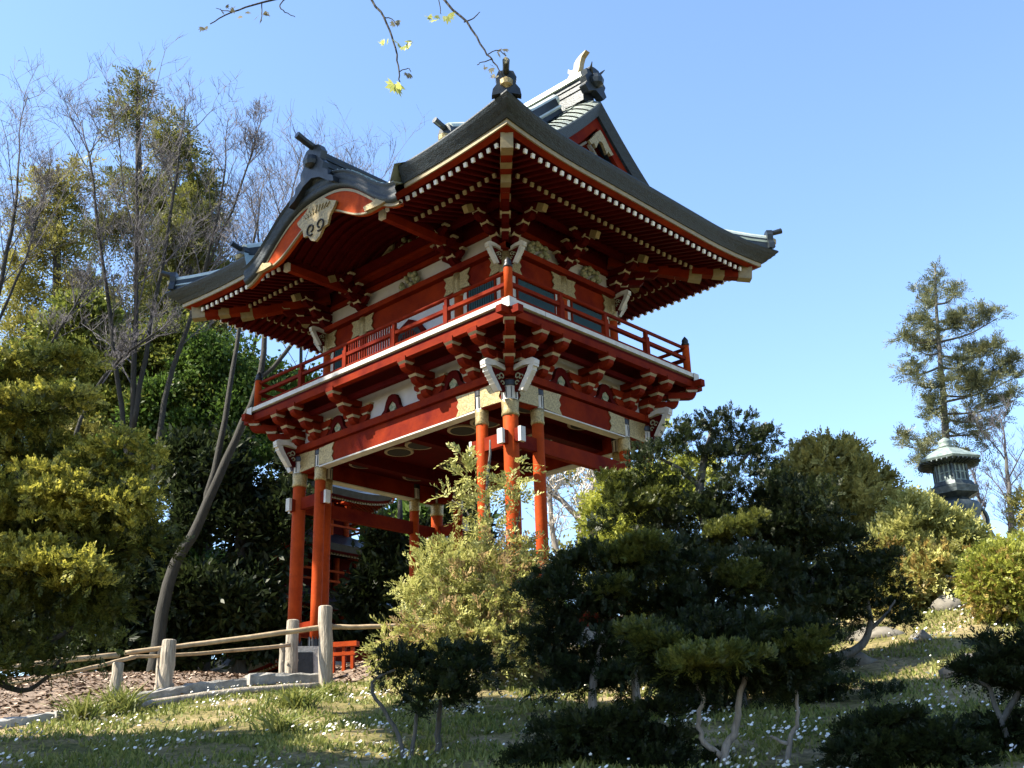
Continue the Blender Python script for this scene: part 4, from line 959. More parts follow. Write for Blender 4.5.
def lantern():
    d = 20.0; p = GP(954, d, 0, 495); o = thing('bronze_lantern', 'green bronze temple lantern with wide hexagonal roof above the clipped shrubs', 'lantern', p)
    s = SC(957, 500, d)
    def zz(py): return PH(954, py, d)[2]-p[2]
    def part(name, mt, prof_, k, sm=False, rot=0.0): m = MB(); m.lathe(prof_, k=k, rot=rot); return m.build(name, mt, o, smooth=sm)
    m = MB(); m.lathe([(0.75, -0.4), (0.75, zz(552)), (0.66, zz(545))], k=6); m.build('plinth', 'pale_stone', o)
    part('pedestal', 'bronze', [(0.46, zz(546)), (0.44, zz(536)), (0.36, zz(528)), (0.38, zz(518)), (0.43, zz(510)), (0.40, zz(505)), (0.26, zz(502)), (0.24, zz(499))], 20, True)
    part('platform', 'bronze', [(0.26, zz(500)), (0.44, zz(496)), (0.46, zz(490)), (0.40, zz(488)), (0.36, zz(484))], 6)
    part('lamp_house', 'bronze', [(0.30, zz(486)), (0.29, zz(464))], 6)
    m = MB()
    for k in range(6):
        a = math.radians(60*k+30); n = Vector((math.cos(a), math.sin(a), 0)); t = Vector((-n.y, n.x, 0)); c = n*0.262+Vector((0, 0, (zz(485)+zz(465))/2)); h = (zz(465)-zz(485))/2
        for u in (-0.09, 0, 0.09): m.bar(c+t*u-Vector((0, 0, h*0.8)), c+t*u+Vector((0, 0, h*0.8)), 0.03, 0.02, 0, up=n)
        for v in (-0.8, 0.0, 0.8): m.bar(c-t*0.12+Vector((0, 0, h*v)), c+t*0.12+Vector((0, 0, h*v)), 0.03, 0.02, 0)
    m.build('window_grille', 'verdigris', o)
    for k in range(6):
        a = math.radians(60*k); q = MB(); q.tube([(0.30*math.cos(a), 0.30*math.sin(a), zz(486)), (0.30*math.cos(a), 0.30*math.sin(a), zz(464))], 0.03, 8); q.build('corner_post', 'bronze', o)
    r = part('lamp_roof', 'verdigris', [(0.26, zz(466)), (0.58, zz(464)), (0.60, zz(462)), (0.44, zz(457)), (0.28, zz(452)), (0.17, zz(449)), (0.13, zz(448))], 6)
    m = MB()
    for k in range(36):
        a = 2*math.pi*k/36; rr_ = 0.52+0.04*abs(math.cos(3*a)); m.bar((0.30*math.cos(a), 0.30*math.sin(a), zz(467)), (rr_*math.cos(a), rr_*math.sin(a), zz(465)), 0.02, 0.03, 0)
    m.build('roof_ribs', 'bronze', r)
    part('finial', 'verdigris', [(0.13, zz(448.5)), (0.16, zz(447)), (0.10, zz(446)), (0.13, zz(443.5)), (0.12, zz(441)), (0.02, zz(437.5))], 14, True)
    for sg in (1, -1):
        m = MB(); m.tube([(sg*(0.36+0.17*math.sin(q))*RH[0], sg*(0.36+0.17*math.sin(q))*RH[1], zz(520)+0.22*math.cos(q)) for q in np.linspace(0.1, 3.0, 10)], 0.035, 8); m.build('handle', 'bronze', o, smooth=True)
lantern()

# =================================================================== PLANTS
def plant(name, label, cat, px, d, leaf_sets, limbs=(), bark='bark_grey', group=None, z=None, trunk_name='trunk'):
    base = GP(px, d); g = thing(name, label, cat, base, group)
    if limbs:
        m = MB()
        for i, (pts, r0, r1) in enumerate(limbs):
            P = []
            for q in pts:
                if q[1] is None: v = GP(q[0], d+(q[2] if len(q) > 2 else 0), -0.15)
                else: v = PH(q[0], q[1], d+(q[2] if len(q) > 2 else 0))
                P.append(v-base)
            n = len(P); limb(m, P, [r0+(r1-r0)*k/(n-1) for k in range(n)], 8, wig=0.012, seed=i+int(px))
        m.build(trunk_name, bark, g, smooth=True)
    VV = []; MI = []; mats = []
    for (blobs, n, kw, mt) in leaf_sets:
        kw = dict(kw)
        V = (frond_quads(blobs, n//kw['per'], **kw) if 'per' in kw else leaf_quads(blobs, n, **kw))-base; VV.append(V)
        if mt not in mats: mats.append(mt)
        MI.append(np.full(len(V), mats.index(mt)))
    quads_object('crown', np.concatenate(VV), mats, g, np.concatenate(MI))
    return g
HK = dict(per=15, FL=0.13, L=0.045, W=0.0155, up=0.3, outw=0.8, rnd=0.4, low=0.25, inner=0.25, gap=0.22, droop=0.2, lay=0.65)
# --- left foreground bush (hinoki with yellow tips), reaches out of the frame
b = blobs_px([(10, 385, 62, 36), (58, 415, 46, 24, -0.3), (-45, 430, 75, 60), (30, 470, 80, 40, 0.2), (95, 495, 52, 30, -0.2), (140, 545, 34, 30, -0.1), (70, 545, 80, 40, 0.1), (-10, 540, 80, 60), (100, 580, 58, 40, 0.1), (40, 605, 75, 45), (90, 630, 45, 36, 0.1), (-30, 640, 60, 45), (20, 660, 60, 28)], 9.5)
bt = blobs_px([(10, 372, 62, 28), (60, 404, 46, 18, -0.35), (30, 450, 82, 32, 0.1), (98, 482, 52, 24, -0.3), (142, 532, 36, 24, -0.2), (50, 520, 85, 30, -0.2), (-20, 500, 80, 40, -0.2), (75, 575, 60, 18, -0.5), (112, 455, 46, 22, -0.3), (128, 508, 44, 20, -0.35), (20, 560, 70, 20, -0.5), (-5, 415, 60, 26, -0.3), (40, 480, 60, 22, -0.5), (55, 365, 36, 18, -0.1)], 9.5)
plant('hinoki_bush', 'big dark hinoki bush with yellow green tips at the left edge', 'bush', -20, 9.6,
      [(ragged(b, 7, 11), 130000, dict(HK, seed=11, FL=0.14), 'leaf_hinoki'), (ragged(bt, 9, 12, 0.55, 0.2, 0.5), 135000, dict(HK, seed=12, FL=0.11, L=0.036, W=0.015, low=0.0, inner=0.1, lay=0.4, up=0.15, gap=0.22), 'leaf_yellowtip')],
      [([(-20, None), (-10, 660), (5, 560), (20, 470), (15, 400)], 0.11, 0.03), ([(0, 600), (50, 560), (95, 510)], 0.05, 0.015), ([(-5, 640), (50, 640), (80, 620)], 0.04, 0.012), ([(5, 560), (70, 540), (125, 548)], 0.04, 0.012), ([(-8, 680), (30, 690), (60, 660)], 0.03, 0.01)], 'bark_dark')
# --- pale cypress in front of the near columns
b = blobs_px([(492, 455, 7, 22), (470, 478, 12, 10), (508, 490, 10, 14), (452, 500, 14, 8), (482, 510, 12, 14), (520, 505, 7, 9), (455, 520, 10, 6), (492, 535, 12, 14), (468, 545, 18, 12), (440, 556, 18, 9), (524, 550, 9, 9), (428, 575, 18, 10), (470, 575, 38, 24), (515, 585, 28, 24), (415, 597, 20, 12), (450, 600, 40, 24), (540, 570, 10, 14), (500, 615, 46, 28), (410, 622, 24, 16), (445, 632, 50, 26), (540, 610, 14, 24), (398, 640, 18, 14), (530, 640, 26, 26), (480, 655, 70, 28), (420, 660, 44, 22), (462, 455, 5, 5), (515, 465, 6, 8), (438, 525, 6, 5)], 16.0)
bb = blobs_px([(490, 595, 50, 40), (460, 635, 66, 32), (520, 640, 40, 30), (505, 560, 26, 22), (420, 650, 40, 20)], 16.0)
CY = dict(per=13, FL=0.32, L=0.085, W=0.027, up=0.25, outw=0.9, rnd=0.5, low=0.6, inner=0.4, gap=0.25, droop=0.25, lay=0.25)
plant('cypress_tree', 'pale yellow green young cypress tree standing before the near gate columns', 'tree', 470, 16.2,
      [(b, 40000, dict(CY, seed=21), 'leaf_cypress'), (bb, 6500, dict(CY, seed=22), 'leaf_brown')],
      [([(478, None), (480, 600), (486, 520), (490, 440)], 0.08, 0.012), ([(480, 600), (450, 570), (430, 550)], 0.03, 0.008), ([(481, 570), (510, 545), (520, 510)], 0.03, 0.008), ([(480, 640), (430, 620), (400, 620)], 0.03, 0.008), ([(484, 530), (465, 510), (452, 500)], 0.02, 0.006)], 'bark_grey')
# --- small cloud-pruned bush
b = blobs_px([(432, 664, 56, 20), (470, 672, 38, 20), (400, 672, 34, 16), (440, 690, 42, 26), (425, 705, 34, 18), (455, 705, 26, 16)], 10.6)
plant('pruned_bush', 'small dark cloud pruned bush on thin bent stems in front of the pale cypress', 'bush', 412, 10.6,
      [(ragged(b, 7, 31), 22000, dict(HK, seed=31, FL=0.12, L=0.045, W=0.016), 'leaf_dark')],
      [([(408, None), (398, 735), (380, 705), (372, 682), (395, 670)], 0.022, 0.012), ([(410, None), (414, 735), (420, 700)], 0.022, 0.014), ([(436, None, 0.2), (438, 735, 0.2), (440, 700, 0.1)], 0.035, 0.02)], 'bark_grey')
# --- the group of dark cloud-pruned trees, right of the gate
def dark_tree(label, px, d, pads, tips, limbs, n, nt, seed, bark='bark_grey', mt='leaf_dark', cat='tree', name='pruned_tree'):
    kw = dict(HK, seed=seed)
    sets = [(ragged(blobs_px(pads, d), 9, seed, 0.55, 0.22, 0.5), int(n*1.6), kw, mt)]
    if tips: sets.append((ragged(blobs_px(tips, d), 8, seed+2, 0.5, 0.2, 0.5), nt*3, dict(HK, seed=seed+1, low=0.0, inner=0.05, lay=0.8, gap=0.35), 'leaf_hinoki'))  # paler leaves on the pad tops: sunlit look put into the colour
    return plant(name, label, cat, px, d, sets, limbs, bark, 'dark cloud pruned trees and bushes on the slope')
dark_tree('tallest dark pruned tree with a rounded top against the sky beside the balcony', 700, 14.0,
          [(712, 424, 44, 15), (752, 440, 34, 14), (690, 442, 40, 15), (730, 455, 60, 16), (668, 452, 34, 14), (640, 462, 24, 12), (770, 462, 22, 10), (655, 490, 46, 22), (690, 515, 48, 24), (760, 500, 66, 26), (625, 520, 36, 18), (735, 545, 50, 18), (790, 520, 48, 28), (700, 550, 60, 30), (735, 592, 70, 30), (690, 600, 50, 30), (770, 600, 50, 30), (660, 530, 50, 26), (725, 500, 46, 26)],
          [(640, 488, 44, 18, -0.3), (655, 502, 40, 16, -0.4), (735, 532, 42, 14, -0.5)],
          [([(712, None), (706, 640), (712, 560), (700, 500), (704, 460), (712, 430)], 0.10, 0.03), ([(704, 495), (725, 480), (752, 450)], 0.045, 0.015), ([(702, 490), (680, 470), (655, 455)], 0.04, 0.015), ([(712, 560), (680, 530), (650, 500)], 0.05, 0.015), ([(712, 560), (750, 540), (780, 510)], 0.05, 0.015)], 79000, 10800, 41)
dark_tree('dark spreading pruned tree at the right end of the group with a low leaning limb', 800, 14.2,
          [(830, 545, 66, 40), (870, 580, 46, 26), (800, 520, 54, 30), (850, 610, 58, 24), (800, 590, 60, 36), (895, 600, 26, 18), (880, 560, 24, 16), (775, 560, 50, 40), (905, 622, 18, 10)],
          [], [([(770, None), (800, 668), (840, 656), (862, 645), (870, 620), (862, 585)], 0.09, 0.02), ([(800, 668), (806, 620), (815, 560)], 0.07, 0.02), ([(868, 632), (885, 615), (895, 600)], 0.03, 0.01), ([(810, 600), (780, 570), (770, 545)], 0.04, 0.012)], 79000, 0, 43)
dark_tree('dark pruned tree with pale bent branches beside the pale cypress', 595, 12.6,
          [(575, 572, 44, 20), (560, 600, 48, 26), (590, 600, 54, 30), (650, 575, 56, 24), (640, 610, 60, 32), (600, 560, 36, 16), (560, 640, 46, 22), (620, 650, 60, 30), (545, 660, 38, 20), (590, 680, 60, 24), (690, 600, 50, 28)],
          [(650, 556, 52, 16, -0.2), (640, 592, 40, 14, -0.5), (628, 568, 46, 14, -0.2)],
          [([(596, None), (592, 690), (604, 640), (612, 600)], 0.06, 0.02), ([(640, None), (632, 662), (618, 632), (612, 600)], 0.05, 0.02), ([(618, 632), (604, 622), (598, 605)], 0.035, 0.012)], 79000, 10800, 45, bark='bark_pale')
dark_tree('nearest pruned tree with a flat green cap on forked pale trunks at the bottom centre', 722, 9.7,
          [(730, 648, 92, 24), (690, 658, 56, 24), (780, 664, 52, 24), (735, 672, 84, 20), (700, 678, 44, 14), (790, 676, 36, 18), (740, 630, 60, 16)],
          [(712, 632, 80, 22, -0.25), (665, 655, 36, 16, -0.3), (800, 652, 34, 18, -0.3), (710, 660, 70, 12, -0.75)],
          [([(720, None), (724, 752), (736, 728), (738, 700), (748, 670)], 0.040, 0.02), ([(722, 756), (704, 742), (698, 722), (702, 700), (694, 675)], 0.027, 0.014), ([(776, None), (790, 742), (798, 720), (796, 690)], 0.026, 0.012), ([(788, 745), (776, 738), (770, 736)], 0.018, 0.008)], 64000, 15600, 47, bark='bark_pale')
dark_tree('dark bushy pruned tree filling the middle of the group behind the forked trunks', 740, 12.8,
          [(735, 600, 56, 28), (700, 620, 56, 30), (790, 630, 52, 36), (740, 640, 80, 34), (830, 650, 40, 28), (670, 680, 60, 34), (820, 690, 44, 30), (690, 570, 60, 30), (760, 570, 50, 30), (650, 630, 60, 40), (765, 698, 80, 20), (850, 702, 54, 18), (690, 704, 60, 16), (735, 605, 60, 26)],
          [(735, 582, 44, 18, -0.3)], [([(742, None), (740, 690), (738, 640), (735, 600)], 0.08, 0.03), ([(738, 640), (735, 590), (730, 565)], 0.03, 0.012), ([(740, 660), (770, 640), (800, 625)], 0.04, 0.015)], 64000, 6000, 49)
dark_tree('low dark mounded bush at the bottom edge left of the forked trunks', 590, 9.8,
          [(570, 752, 58, 34), (620, 742, 66, 34), (660, 762, 60, 34), (545, 775, 50, 30)], [], [([(600, None), (600, 770), (610, 750)], 0.03, 0.015)], 45000, 0, 51, cat='bush', name='pruned_bush')
dark_tree('low dark spreading bush at the bottom right beside the daisies', 905, 9.4,
          [(905, 752, 70, 34), (860, 765, 50, 30), (950, 765, 60, 36)], [], [([(905, None), (905, 770), (915, 750)], 0.03, 0.015)], 38000, 0, 53, cat='bush', name='pruned_bush')
dark_tree('dark rounded bush with bare lower twigs at the right edge', 1010, 9.8,
          [(1000, 1584, 48, 26), (1040, 645, 56, 34), (985, 672, 36, 20), (1030, 690, 60, 30), (1020, 735, 60, 40), (1070, 700, 60, 60)], [],
          [([(1005, None), (1000, 720), (990, 690), (975, 680)], 0.03, 0.012), ([(1002, 720), (1020, 690), (1030, 660)], 0.03, 0.012)], 57000, 0, 55, cat='bush', name='pruned_bush')
# --- sunlit shrubs on the mound
SH = dict(per=11, FL=0.26, L=0.10, W=0.036, up=0.35, outw=0.8, rnd=0.6, low=0.5, inner=0.25, gap=0.12, lay=0.2)
plant('olive_shrub', 'tall olive green shrub rising behind the dark pruned trees', 'shrub', 840, 20.5,
      [(blobs_px([(828, 478, 40, 34), (862, 492, 34, 32), (800, 490, 30, 30), (850, 525, 60, 50), (890, 530, 38, 34), (790, 530, 40, 50), (815, 455, 20, 14), (840, 456, 22, 14)], 20.5), 52000, dict(SH, seed=61, FL=0.26), 'leaf_olive')], [([(840, None), (840, 560), (838, 500)], 0.07, 0.03)], 'bark_dark')
plant('rust_shrub', 'loose yellow green shrub with rusty patches below the bronze lantern', 'shrub', 925, 17.5,
      [(blobs_px([(925, 540, 40, 34), (958, 545, 24, 26), (900, 565, 34, 36), (935, 580, 46, 34), (905, 600, 34, 26), (965, 560, 18, 28), (915, 515, 20, 16)], 17.5), 36000, dict(SH, seed=63), 'leaf_cypress'),
       (blobs_px([(925, 572, 44, 28), (905, 590, 36, 26), (890, 570, 24, 26)], 17.4), 6000, dict(SH, seed=64), 'leaf_rust')], [([(925, None), (925, 600), (928, 560)], 0.06, 0.02)], 'bark_dark')
plant('clipped_shrub', 'round clipped golden green shrub at the right edge below the lantern', 'shrub', 1005, 15.5,
      [(blobs_px([(1006, 582, 46, 42)], 15.5), 40000, dict(SH, seed=65, FL=0.11, L=0.045, W=0.02, inner=0.5, low=0.9, gap=0.03), 'leaf_spring'), (blobs_px([(1006, 586, 45, 38)], 15.5), 12000, dict(SH, seed=66, FL=0.11, L=0.045, W=0.02, inner=0.5, low=0.9, gap=0.03), 'leaf_rust')], [([(1005, None), (1005, 600)], 0.05, 0.03)], 'bark_dark')
plant('low_hedge', 'low clipped green hedge at the foot of the bronze lantern', 'hedge', 1010, 18.5,
      [(blobs_px([(1000, 548, 30, 13), (1040, 545, 36, 16)], 18.5), 7000, dict(SH, seed=67, FL=0.11, L=0.045, W=0.02, inner=0.5, low=0.9, gap=0.03), 'leaf_spring')], [([(1010, None), (1010, 560)], 0.04, 0.02)], 'bark_dark')
plant('globe_shrub', 'round topped shrub cut by the right edge above the clipped shrub', 'shrub', 1040, 21.0,
      [(blobs_px([(1040, 508, 26, 17), (1045, 530, 24, 24)], 21.0), 5000, dict(SH, seed=68), 'leaf_olive')], [([(1040, None), (1040, 520)], 0.05, 0.02)], 'bark_dark')
plant('round_shrub', 'sunlit yellow green shrub between the gate and the dark pruned trees', 'shrub', 610, 16.2,
      [(blobs_px([(618, 500, 22, 18), (650, 492, 30, 18), (600, 520, 18, 20), (640, 530, 44, 34), (680, 520, 40, 34), (630, 570, 50, 40), (690, 480, 30, 20), (670, 440, 12, 18)], 16.2), 26000, dict(SH, seed=69), 'leaf_spring')], [([(630, None), (635, 580), (640, 520)], 0.06, 0.02)], 'bark_dark')

# --- bare trees
def bare(name, label, px, d, trunks, levels, seed, bark='bark_dark', twig='twig', group='bare winter trees behind the gate', spread_=0.62, n1=7, tw=0.006, tmin=0.45):
    rg = random.Random(seed); base = GP(px, d); g = thing(name, label, 'tree', base, group); mt = MB(); mtw = MB()
    def grow(p, dirv, L, r, lv):
        n = 4 if lv < 2 else 3; pts = [p]; dd = dirv.copy(); 
        for i in range(n):
            dd = (dd + Vector((rg.uniform(-1, 1), rg.uniform(-1, 1), rg.uniform(-0.5, 0.9)))*(0.16 if lv < 2 else 0.24)).normalized(); pts.append(pts[-1]+dd*L/n)
        rr = [r*(1-0.62*i/n) for i in range(n+1)]; rr = [max(x, tw*0.55) for x in rr]
        (mt if lv == 0 else mtw).tube(pts, rr, 6 if lv == 0 else (4 if lv == 1 else 3), 0, cap=False)
        if lv >= levels: return
        m_ = n1 if lv == 0 else (6 if lv == 1 else (4 if lv == 2 else 4))
        for k in range(m_):
            t = rg.uniform(0.25, 1.0)*n; i = min(n-1, int(t)); q = pts[i].lerp(pts[i+1], t-i)
            ax = Vector((rg.uniform(-1, 1), rg.uniform(-1, 1), rg.uniform(-0.25, 0.9))).normalized()
            nd = (dd*(1-spread_)+ax*spread_+Vector((0, 0, 0.18))).normalized()
            grow(q, nd, L*rg.uniform(0.42, 0.66), max(r*0.42, tw), lv+1)
    for pts, r0, r1 in trunks:
        P = [Vector((PH(q[0], q[1], d+(q[2] if len(q) > 2 else 0)) if q[1] is not None else GP(q[0], d, -0.2))-base) for q in pts]; n = len(P)
        limb(mt, P, [r0+(r1-r0)*k/(n-1) for k in range(n)], 8, wig=0.03, seed=seed)
        for k in range(int((n1+5)*(1.0 if tmin < 0.6 else 0.45))):
            t = rg.uniform(tmin, 1.0)*(n-1); i = min(n-2, int(t)); q = P[i].lerp(P[i+1], t-i); dv = (P[i+1]-P[i]).normalized()
            ax = Vector((rg.uniform(-1, 1), rg.uniform(-1, 1), rg.uniform(-0.1, 0.8))).normalized(); s = (P[-1]-P[0]).length
            grow(q, (dv*0.55+ax*0.5).normalized(), s*rg.uniform(0.11, 0.20), max(r1*0.7, 0.018), 1)
        grow(P[-1], (P[-1]-P[-2]).normalized(), (P[-1]-P[0]).length*0.16, r1, 1)
    mt.build('trunk', bark, g, smooth=True); mtw.build('twigs', twig, g)
bare('bare_tree', 'tall bare tree with grey limbs fanning out over the conifers at upper left', 130, 31,
     [([(128, None), (130, 480), (134, 380), (136, 250), (138, 150)], 0.13, 0.04), ([(128, 470), (118, 380), (100, 240), (88, 150)], 0.09, 0.03), ([(132, 430), (150, 330), (170, 220), (180, 140)], 0.09, 0.03), ([(150, 520), (165, 400), (205, 270), (225, 170)], 0.11, 0.03), ([(205, 270), (240, 190), (258, 130)], 0.05, 0.02)], 4, 5)
bare('bare_tree', 'leaning bare tree with thick grey trunk behind the left gate columns', 165, 28,
     [([(150, None), (168, 585), (200, 520), (235, 440), (262, 370), (268, 300), (290, 220)], 0.18, 0.035), ([(205, 510), (225, 420), (240, 320), (258, 220)], 0.10, 0.03), ([(255, 385), (295, 340), (325, 270), (345, 200)], 0.07, 0.025)], 4, 6, tmin=0.75)
bare('bare_tree', 'bare tree with fine twigs cut off by the left edge', 0, 30,
     [([(-30, None), (-20, 450), (-8, 330), (12, 230), (18, 170)], 0.13, 0.03), ([(-20, 440), (30, 370), (60, 330), (85, 290)], 0.07, 0.025), ([(60, 480), (90, 400), (120, 360), (160, 330)], 0.07, 0.025), ([(-25, 420), (-60, 300), (-55, 180)], 0.09, 0.03), ([(-10, 340), (25, 260), (45, 190)], 0.05, 0.02)], 4, 7)
bare('bare_tree', 'thin bare saplings showing above the curved front gable', 300, 42,
     [([(300, None), (302, 430), (300, 290), (308, 230)], 0.10, 0.03), ([(255, None), (250, 400), (262, 300), (258, 230)], 0.10, 0.03), ([(350, None), (350, 400), (355, 260), (362, 225)], 0.10, 0.03)], 4, 8)
bare('bare_tree', 'bare tree with fine twigs at the right edge behind the lantern', 1010, 42,
     [([(1015, None), (1012, 560), (1010, 500), (1005, 450)], 0.2, 0.05), ([(1012, 560), (1045, 500), (1060, 430)], 0.15, 0.05), ([(1012, 570), (985, 520), (975, 480)], 0.12, 0.04)], 4, 9, twig='twig', bark='bark_grey', group='pale bare trees in the distance')
bare('bare_tree', 'sunlit tangle of a pale bare tree seen under the right side of the gate', 590, 33,
     [([(590, None), (588, 600), (580, 530), (600, 470)], 0.2, 0.06), ([(590, 600), (620, 540), (640, 480)], 0.14, 0.05), ([(588, 610), (556, 550), (550, 490)], 0.14, 0.05), ([(640, None), (610, 560), (560, 500), (530, 470)], 0.14, 0.05), ([(540, None), (570, 570), (620, 530), (660, 520)], 0.14, 0.05)], 3, 10, twig='twig_pale', bark='bark_pale', group='pale bare trees in the distance', spread_=0.75, tw=0.014)
# --- tall conifers and background greens
BG = dict(L=0.34, W=0.10, rc=0.42, up=-0.05, outw=0.8, rnd=0.8, cpl=20, low=0.6, inner=0.5, droop=0.3)
CF = dict(per=12, FL=0.95, L=0.26, W=0.062, up=0.05, outw=0.9, rnd=0.5, low=0.6, inner=0.5, gap=0.12, droop=0.45, lay=0.3)
def back_tree(label, px, d, pads, n, seed, mt, trunk, kw=None, bark='bark_dark', name='conifer_tree', cat='tree', group='tall conifers at upper left'):
    return plant(name, label, cat, px, d, [(ragged(blobs_px(pads, d), 4, seed), n, (dict(BG, seed=seed, gap=0.08, **kw) if kw else dict(CF, seed=seed)), mt)], trunk, bark, group)
def spire(cx, top, bot, w0, w1, n, seed, jit=0.5):
    rg = random.Random(seed); out = []
    for i in range(n):
        t = (i+0.5)/n; y = top+(bot-top)*t; w = w0+(w1-w0)*t; s = rg.choice((-1, 1)); 
        out.append((cx+s*rg.uniform(0.1, 1)*w*jit, y+rg.uniform(-8, 8), w*rg.uniform(0.35, 0.65), rg.uniform(9, 20)))
    return out
back_tree('tallest dark conifer in the upper left with a narrow broken top', 140, 44, spire(136, 72, 190, 16, 40, 14, 1, 0.7)+spire(140, 190, 470, 58, 84, 34, 2, 0.8), 80000, 71, 'leaf_conifer', [([(140, None), (140, 300), (137, 70)], 0.4, 0.06)])
back_tree('second dark conifer right of the tallest one, reaching the roof corner', 195, 41, spire(186, 130, 240, 26, 38, 13, 3, 0.7)+spire(192, 240, 470, 44, 62, 26, 4, 0.8), 56000, 72, 'leaf_conifer', [([(195, None), (193, 300), (188, 130)], 0.35, 0.06)])
back_tree('olive green sunlit conifer left of the tallest one', 55, 40, spire(58, 165, 300, 30, 58, 16, 5, 0.8)+spire(50, 300, 480, 66, 90, 22, 6, 0.9), 64000, 73, 'leaf_redwood', [([(55, None), (56, 350), (58, 165)], 0.35, 0.06)])
LG = dict(up=0.2, droop=0.0, L=0.17, W=0.10, rc=0.42)
back_tree('yellow green leafy tree low behind the bare trunks at left', 110, 34, [(90, 320, 46, 26), (150, 350, 60, 36), (60, 340, 50, 30), (190, 400, 50, 40), (120, 410, 70, 40), (30, 400, 60, 60), (230, 370, 40, 34), (250, 400, 30, 30), (180, 350, 50, 30), (100, 360, 60, 40), (160, 450, 60, 40)], 52000, 74, 'leaf_mix', [([(110, None), (115, 450), (125, 350)], 0.2, 0.05)], LG, name='leafy_tree', group='leafy trees at left')
back_tree('green leafy tree beside the left end of the balcony', 215, 33, [(205, 350, 34, 30), (235, 420, 46, 40), (190, 430, 46, 44), (260, 440, 30, 34), (165, 600, 46, 30), (185, 560, 40, 40), (160, 400, 50, 40), (280, 400, 36, 34), (130, 470, 50, 40), (250, 350, 30, 30)], 56000, 75, 'leaf_green', [([(205, None), (208, 500), (215, 380)], 0.2, 0.05)], LG, name='leafy_tree', group='leafy trees at left')
back_tree('dark dense evergreen filling the shade left of the gate columns', 240, 30, [(190, 500, 50, 60), (240, 530, 50, 80), (280, 480, 34, 50), (210, 610, 70, 60), (270, 610, 40, 60), (140, 560, 60, 70), (150, 640, 80, 40), (250, 640, 50, 34), (225, 470, 40, 40), (284, 590, 14, 50), (180, 600, 60, 50)], 52000, 76, 'leaf_dark', [([(240, None), (240, 550), (245, 470)], 0.25, 0.06)], dict(LG, L=0.26), name='evergreen_tree', group='dark evergreens behind the gate')
back_tree('dark evergreen seen through the gate beside the far column', 400, 32.5, [(396, 575, 30, 44), (362, 600, 24, 40), (350, 640, 34, 24), (380, 545, 20, 24), (430, 550, 34, 50), (385, 625, 40, 40), (440, 610, 60, 60), (470, 540, 36, 70), (400, 640, 70, 36)], 46000, 77, 'leaf_dark', [([(400, None), (400, 600), (400, 500)], 0.25, 0.06)], dict(LG, L=0.28), name='evergreen_tree', group='dark evergreens behind the gate')
back_tree('dark evergreen at far left behind the hinoki bush', 40, 36, [(20, 480, 70, 60), (80, 500, 60, 60), (30, 570, 90, 60), (110, 590, 60, 50), (-40, 520, 70, 90), (10, 640, 100, 40), (60, 655, 60, 28), (-60, 655, 60, 36), (130, 662, 50, 24), (180, 668, 40, 18)], 52000, 78, 'leaf_dark', [([(40, None), (40, 560), (45, 480)], 0.25, 0.06)], dict(LG, L=0.26), name='evergreen_tree', group='dark evergreens behind the gate')
back_tree('grey green tree behind the pale tangle under the gate', 600, 44, [(580, 480, 34, 16), (620, 500, 40, 30), (560, 560, 50, 40), (630, 570, 60, 40)], 6000, 79, 'leaf_olive', [([(600, None), (600, 580), (600, 500)], 0.2, 0.05)], LG, name='leafy_tree', group='leafy trees in the distance')
V = leaf_quads(ragged(blobs_px([(-60, 560, 90, 90), (40, 590, 90, 80), (130, 600, 80, 70), (210, 600, 80, 80), (290, 610, 70, 70), (360, 620, 70, 60), (430, 620, 70, 60), (500, 630, 60, 50), (-120, 480, 80, 120), (560, 640, 60, 40), (400, 530, 50, 50), (440, 510, 40, 50), (470, 580, 50, 60), (340, 500, 40, 40)], 52), 5, 99), 60000, L=0.6, W=0.36, rc=0.8, seed=99, inner=0.4, low=0.7)
tag(quads_object('woods', V, 'leaf_green'), 'dark mass of distant woods behind the gate and the bare trees', 'woods', kind='stuff')
# --- lone pine on the right
prg = random.Random(17); pp = [(935, 266, 4, 7), (939, 276, 6, 5), (929, 283, 6, 5), (934, 292, 8, 6)]; pl_ = [([(950, None), (950, 520), (946, 440), (942, 380), (937, 320), (935, 264)], 0.26, 0.03)]
for y0, x1, y1 in ((300, 915, 296), (304, 958, 292), (318, 908, 322), (322, 985, 312), (330, 962, 318), (338, 903, 340), (342, 998, 318), (352, 918, 350), (356, 1000, 352), (366, 900, 374), (368, 975, 360), (380, 1016, 364), (384, 915, 384), (396, 985, 388), (402, 1018, 376), (404, 926, 408), (414, 1012, 402), (420, 990, 416), (428, 965, 432), (436, 1000, 424), (440, 930, 440), (448, 900, 444), (462, 918, 466), (462, 960, 458), (478, 972, 474)):
    x0 = 937+(y0-300)*0.075; n = max(3, int(abs(x1-x0)/7))
    pl_.append(([(x0, y0), ((x0+x1)/2, (y0+y1)/2+4), (x1, y1)], 0.055, 0.015))
    for i in range(n):
        t = 0.3+0.75*(i+0.5)/n; pp.append((x0+(x1-x0)*t+prg.uniform(-3, 3), y0+(y1-y0)*t+4*math.sin(math.pi*min(1, t))-3+prg.uniform(-5, 4), prg.uniform(4, 10), prg.uniform(3, 7), prg.uniform(-1.2, 1.2)))
for i in range(46):
    y = prg.uniform(285, 470); w = 10+20*(y-285)/185; pp.append((938+(y-300)*0.07+prg.uniform(-w, w*1.6), y, prg.uniform(4, 9), prg.uniform(3, 7), prg.uniform(-1.5, 1.5)))
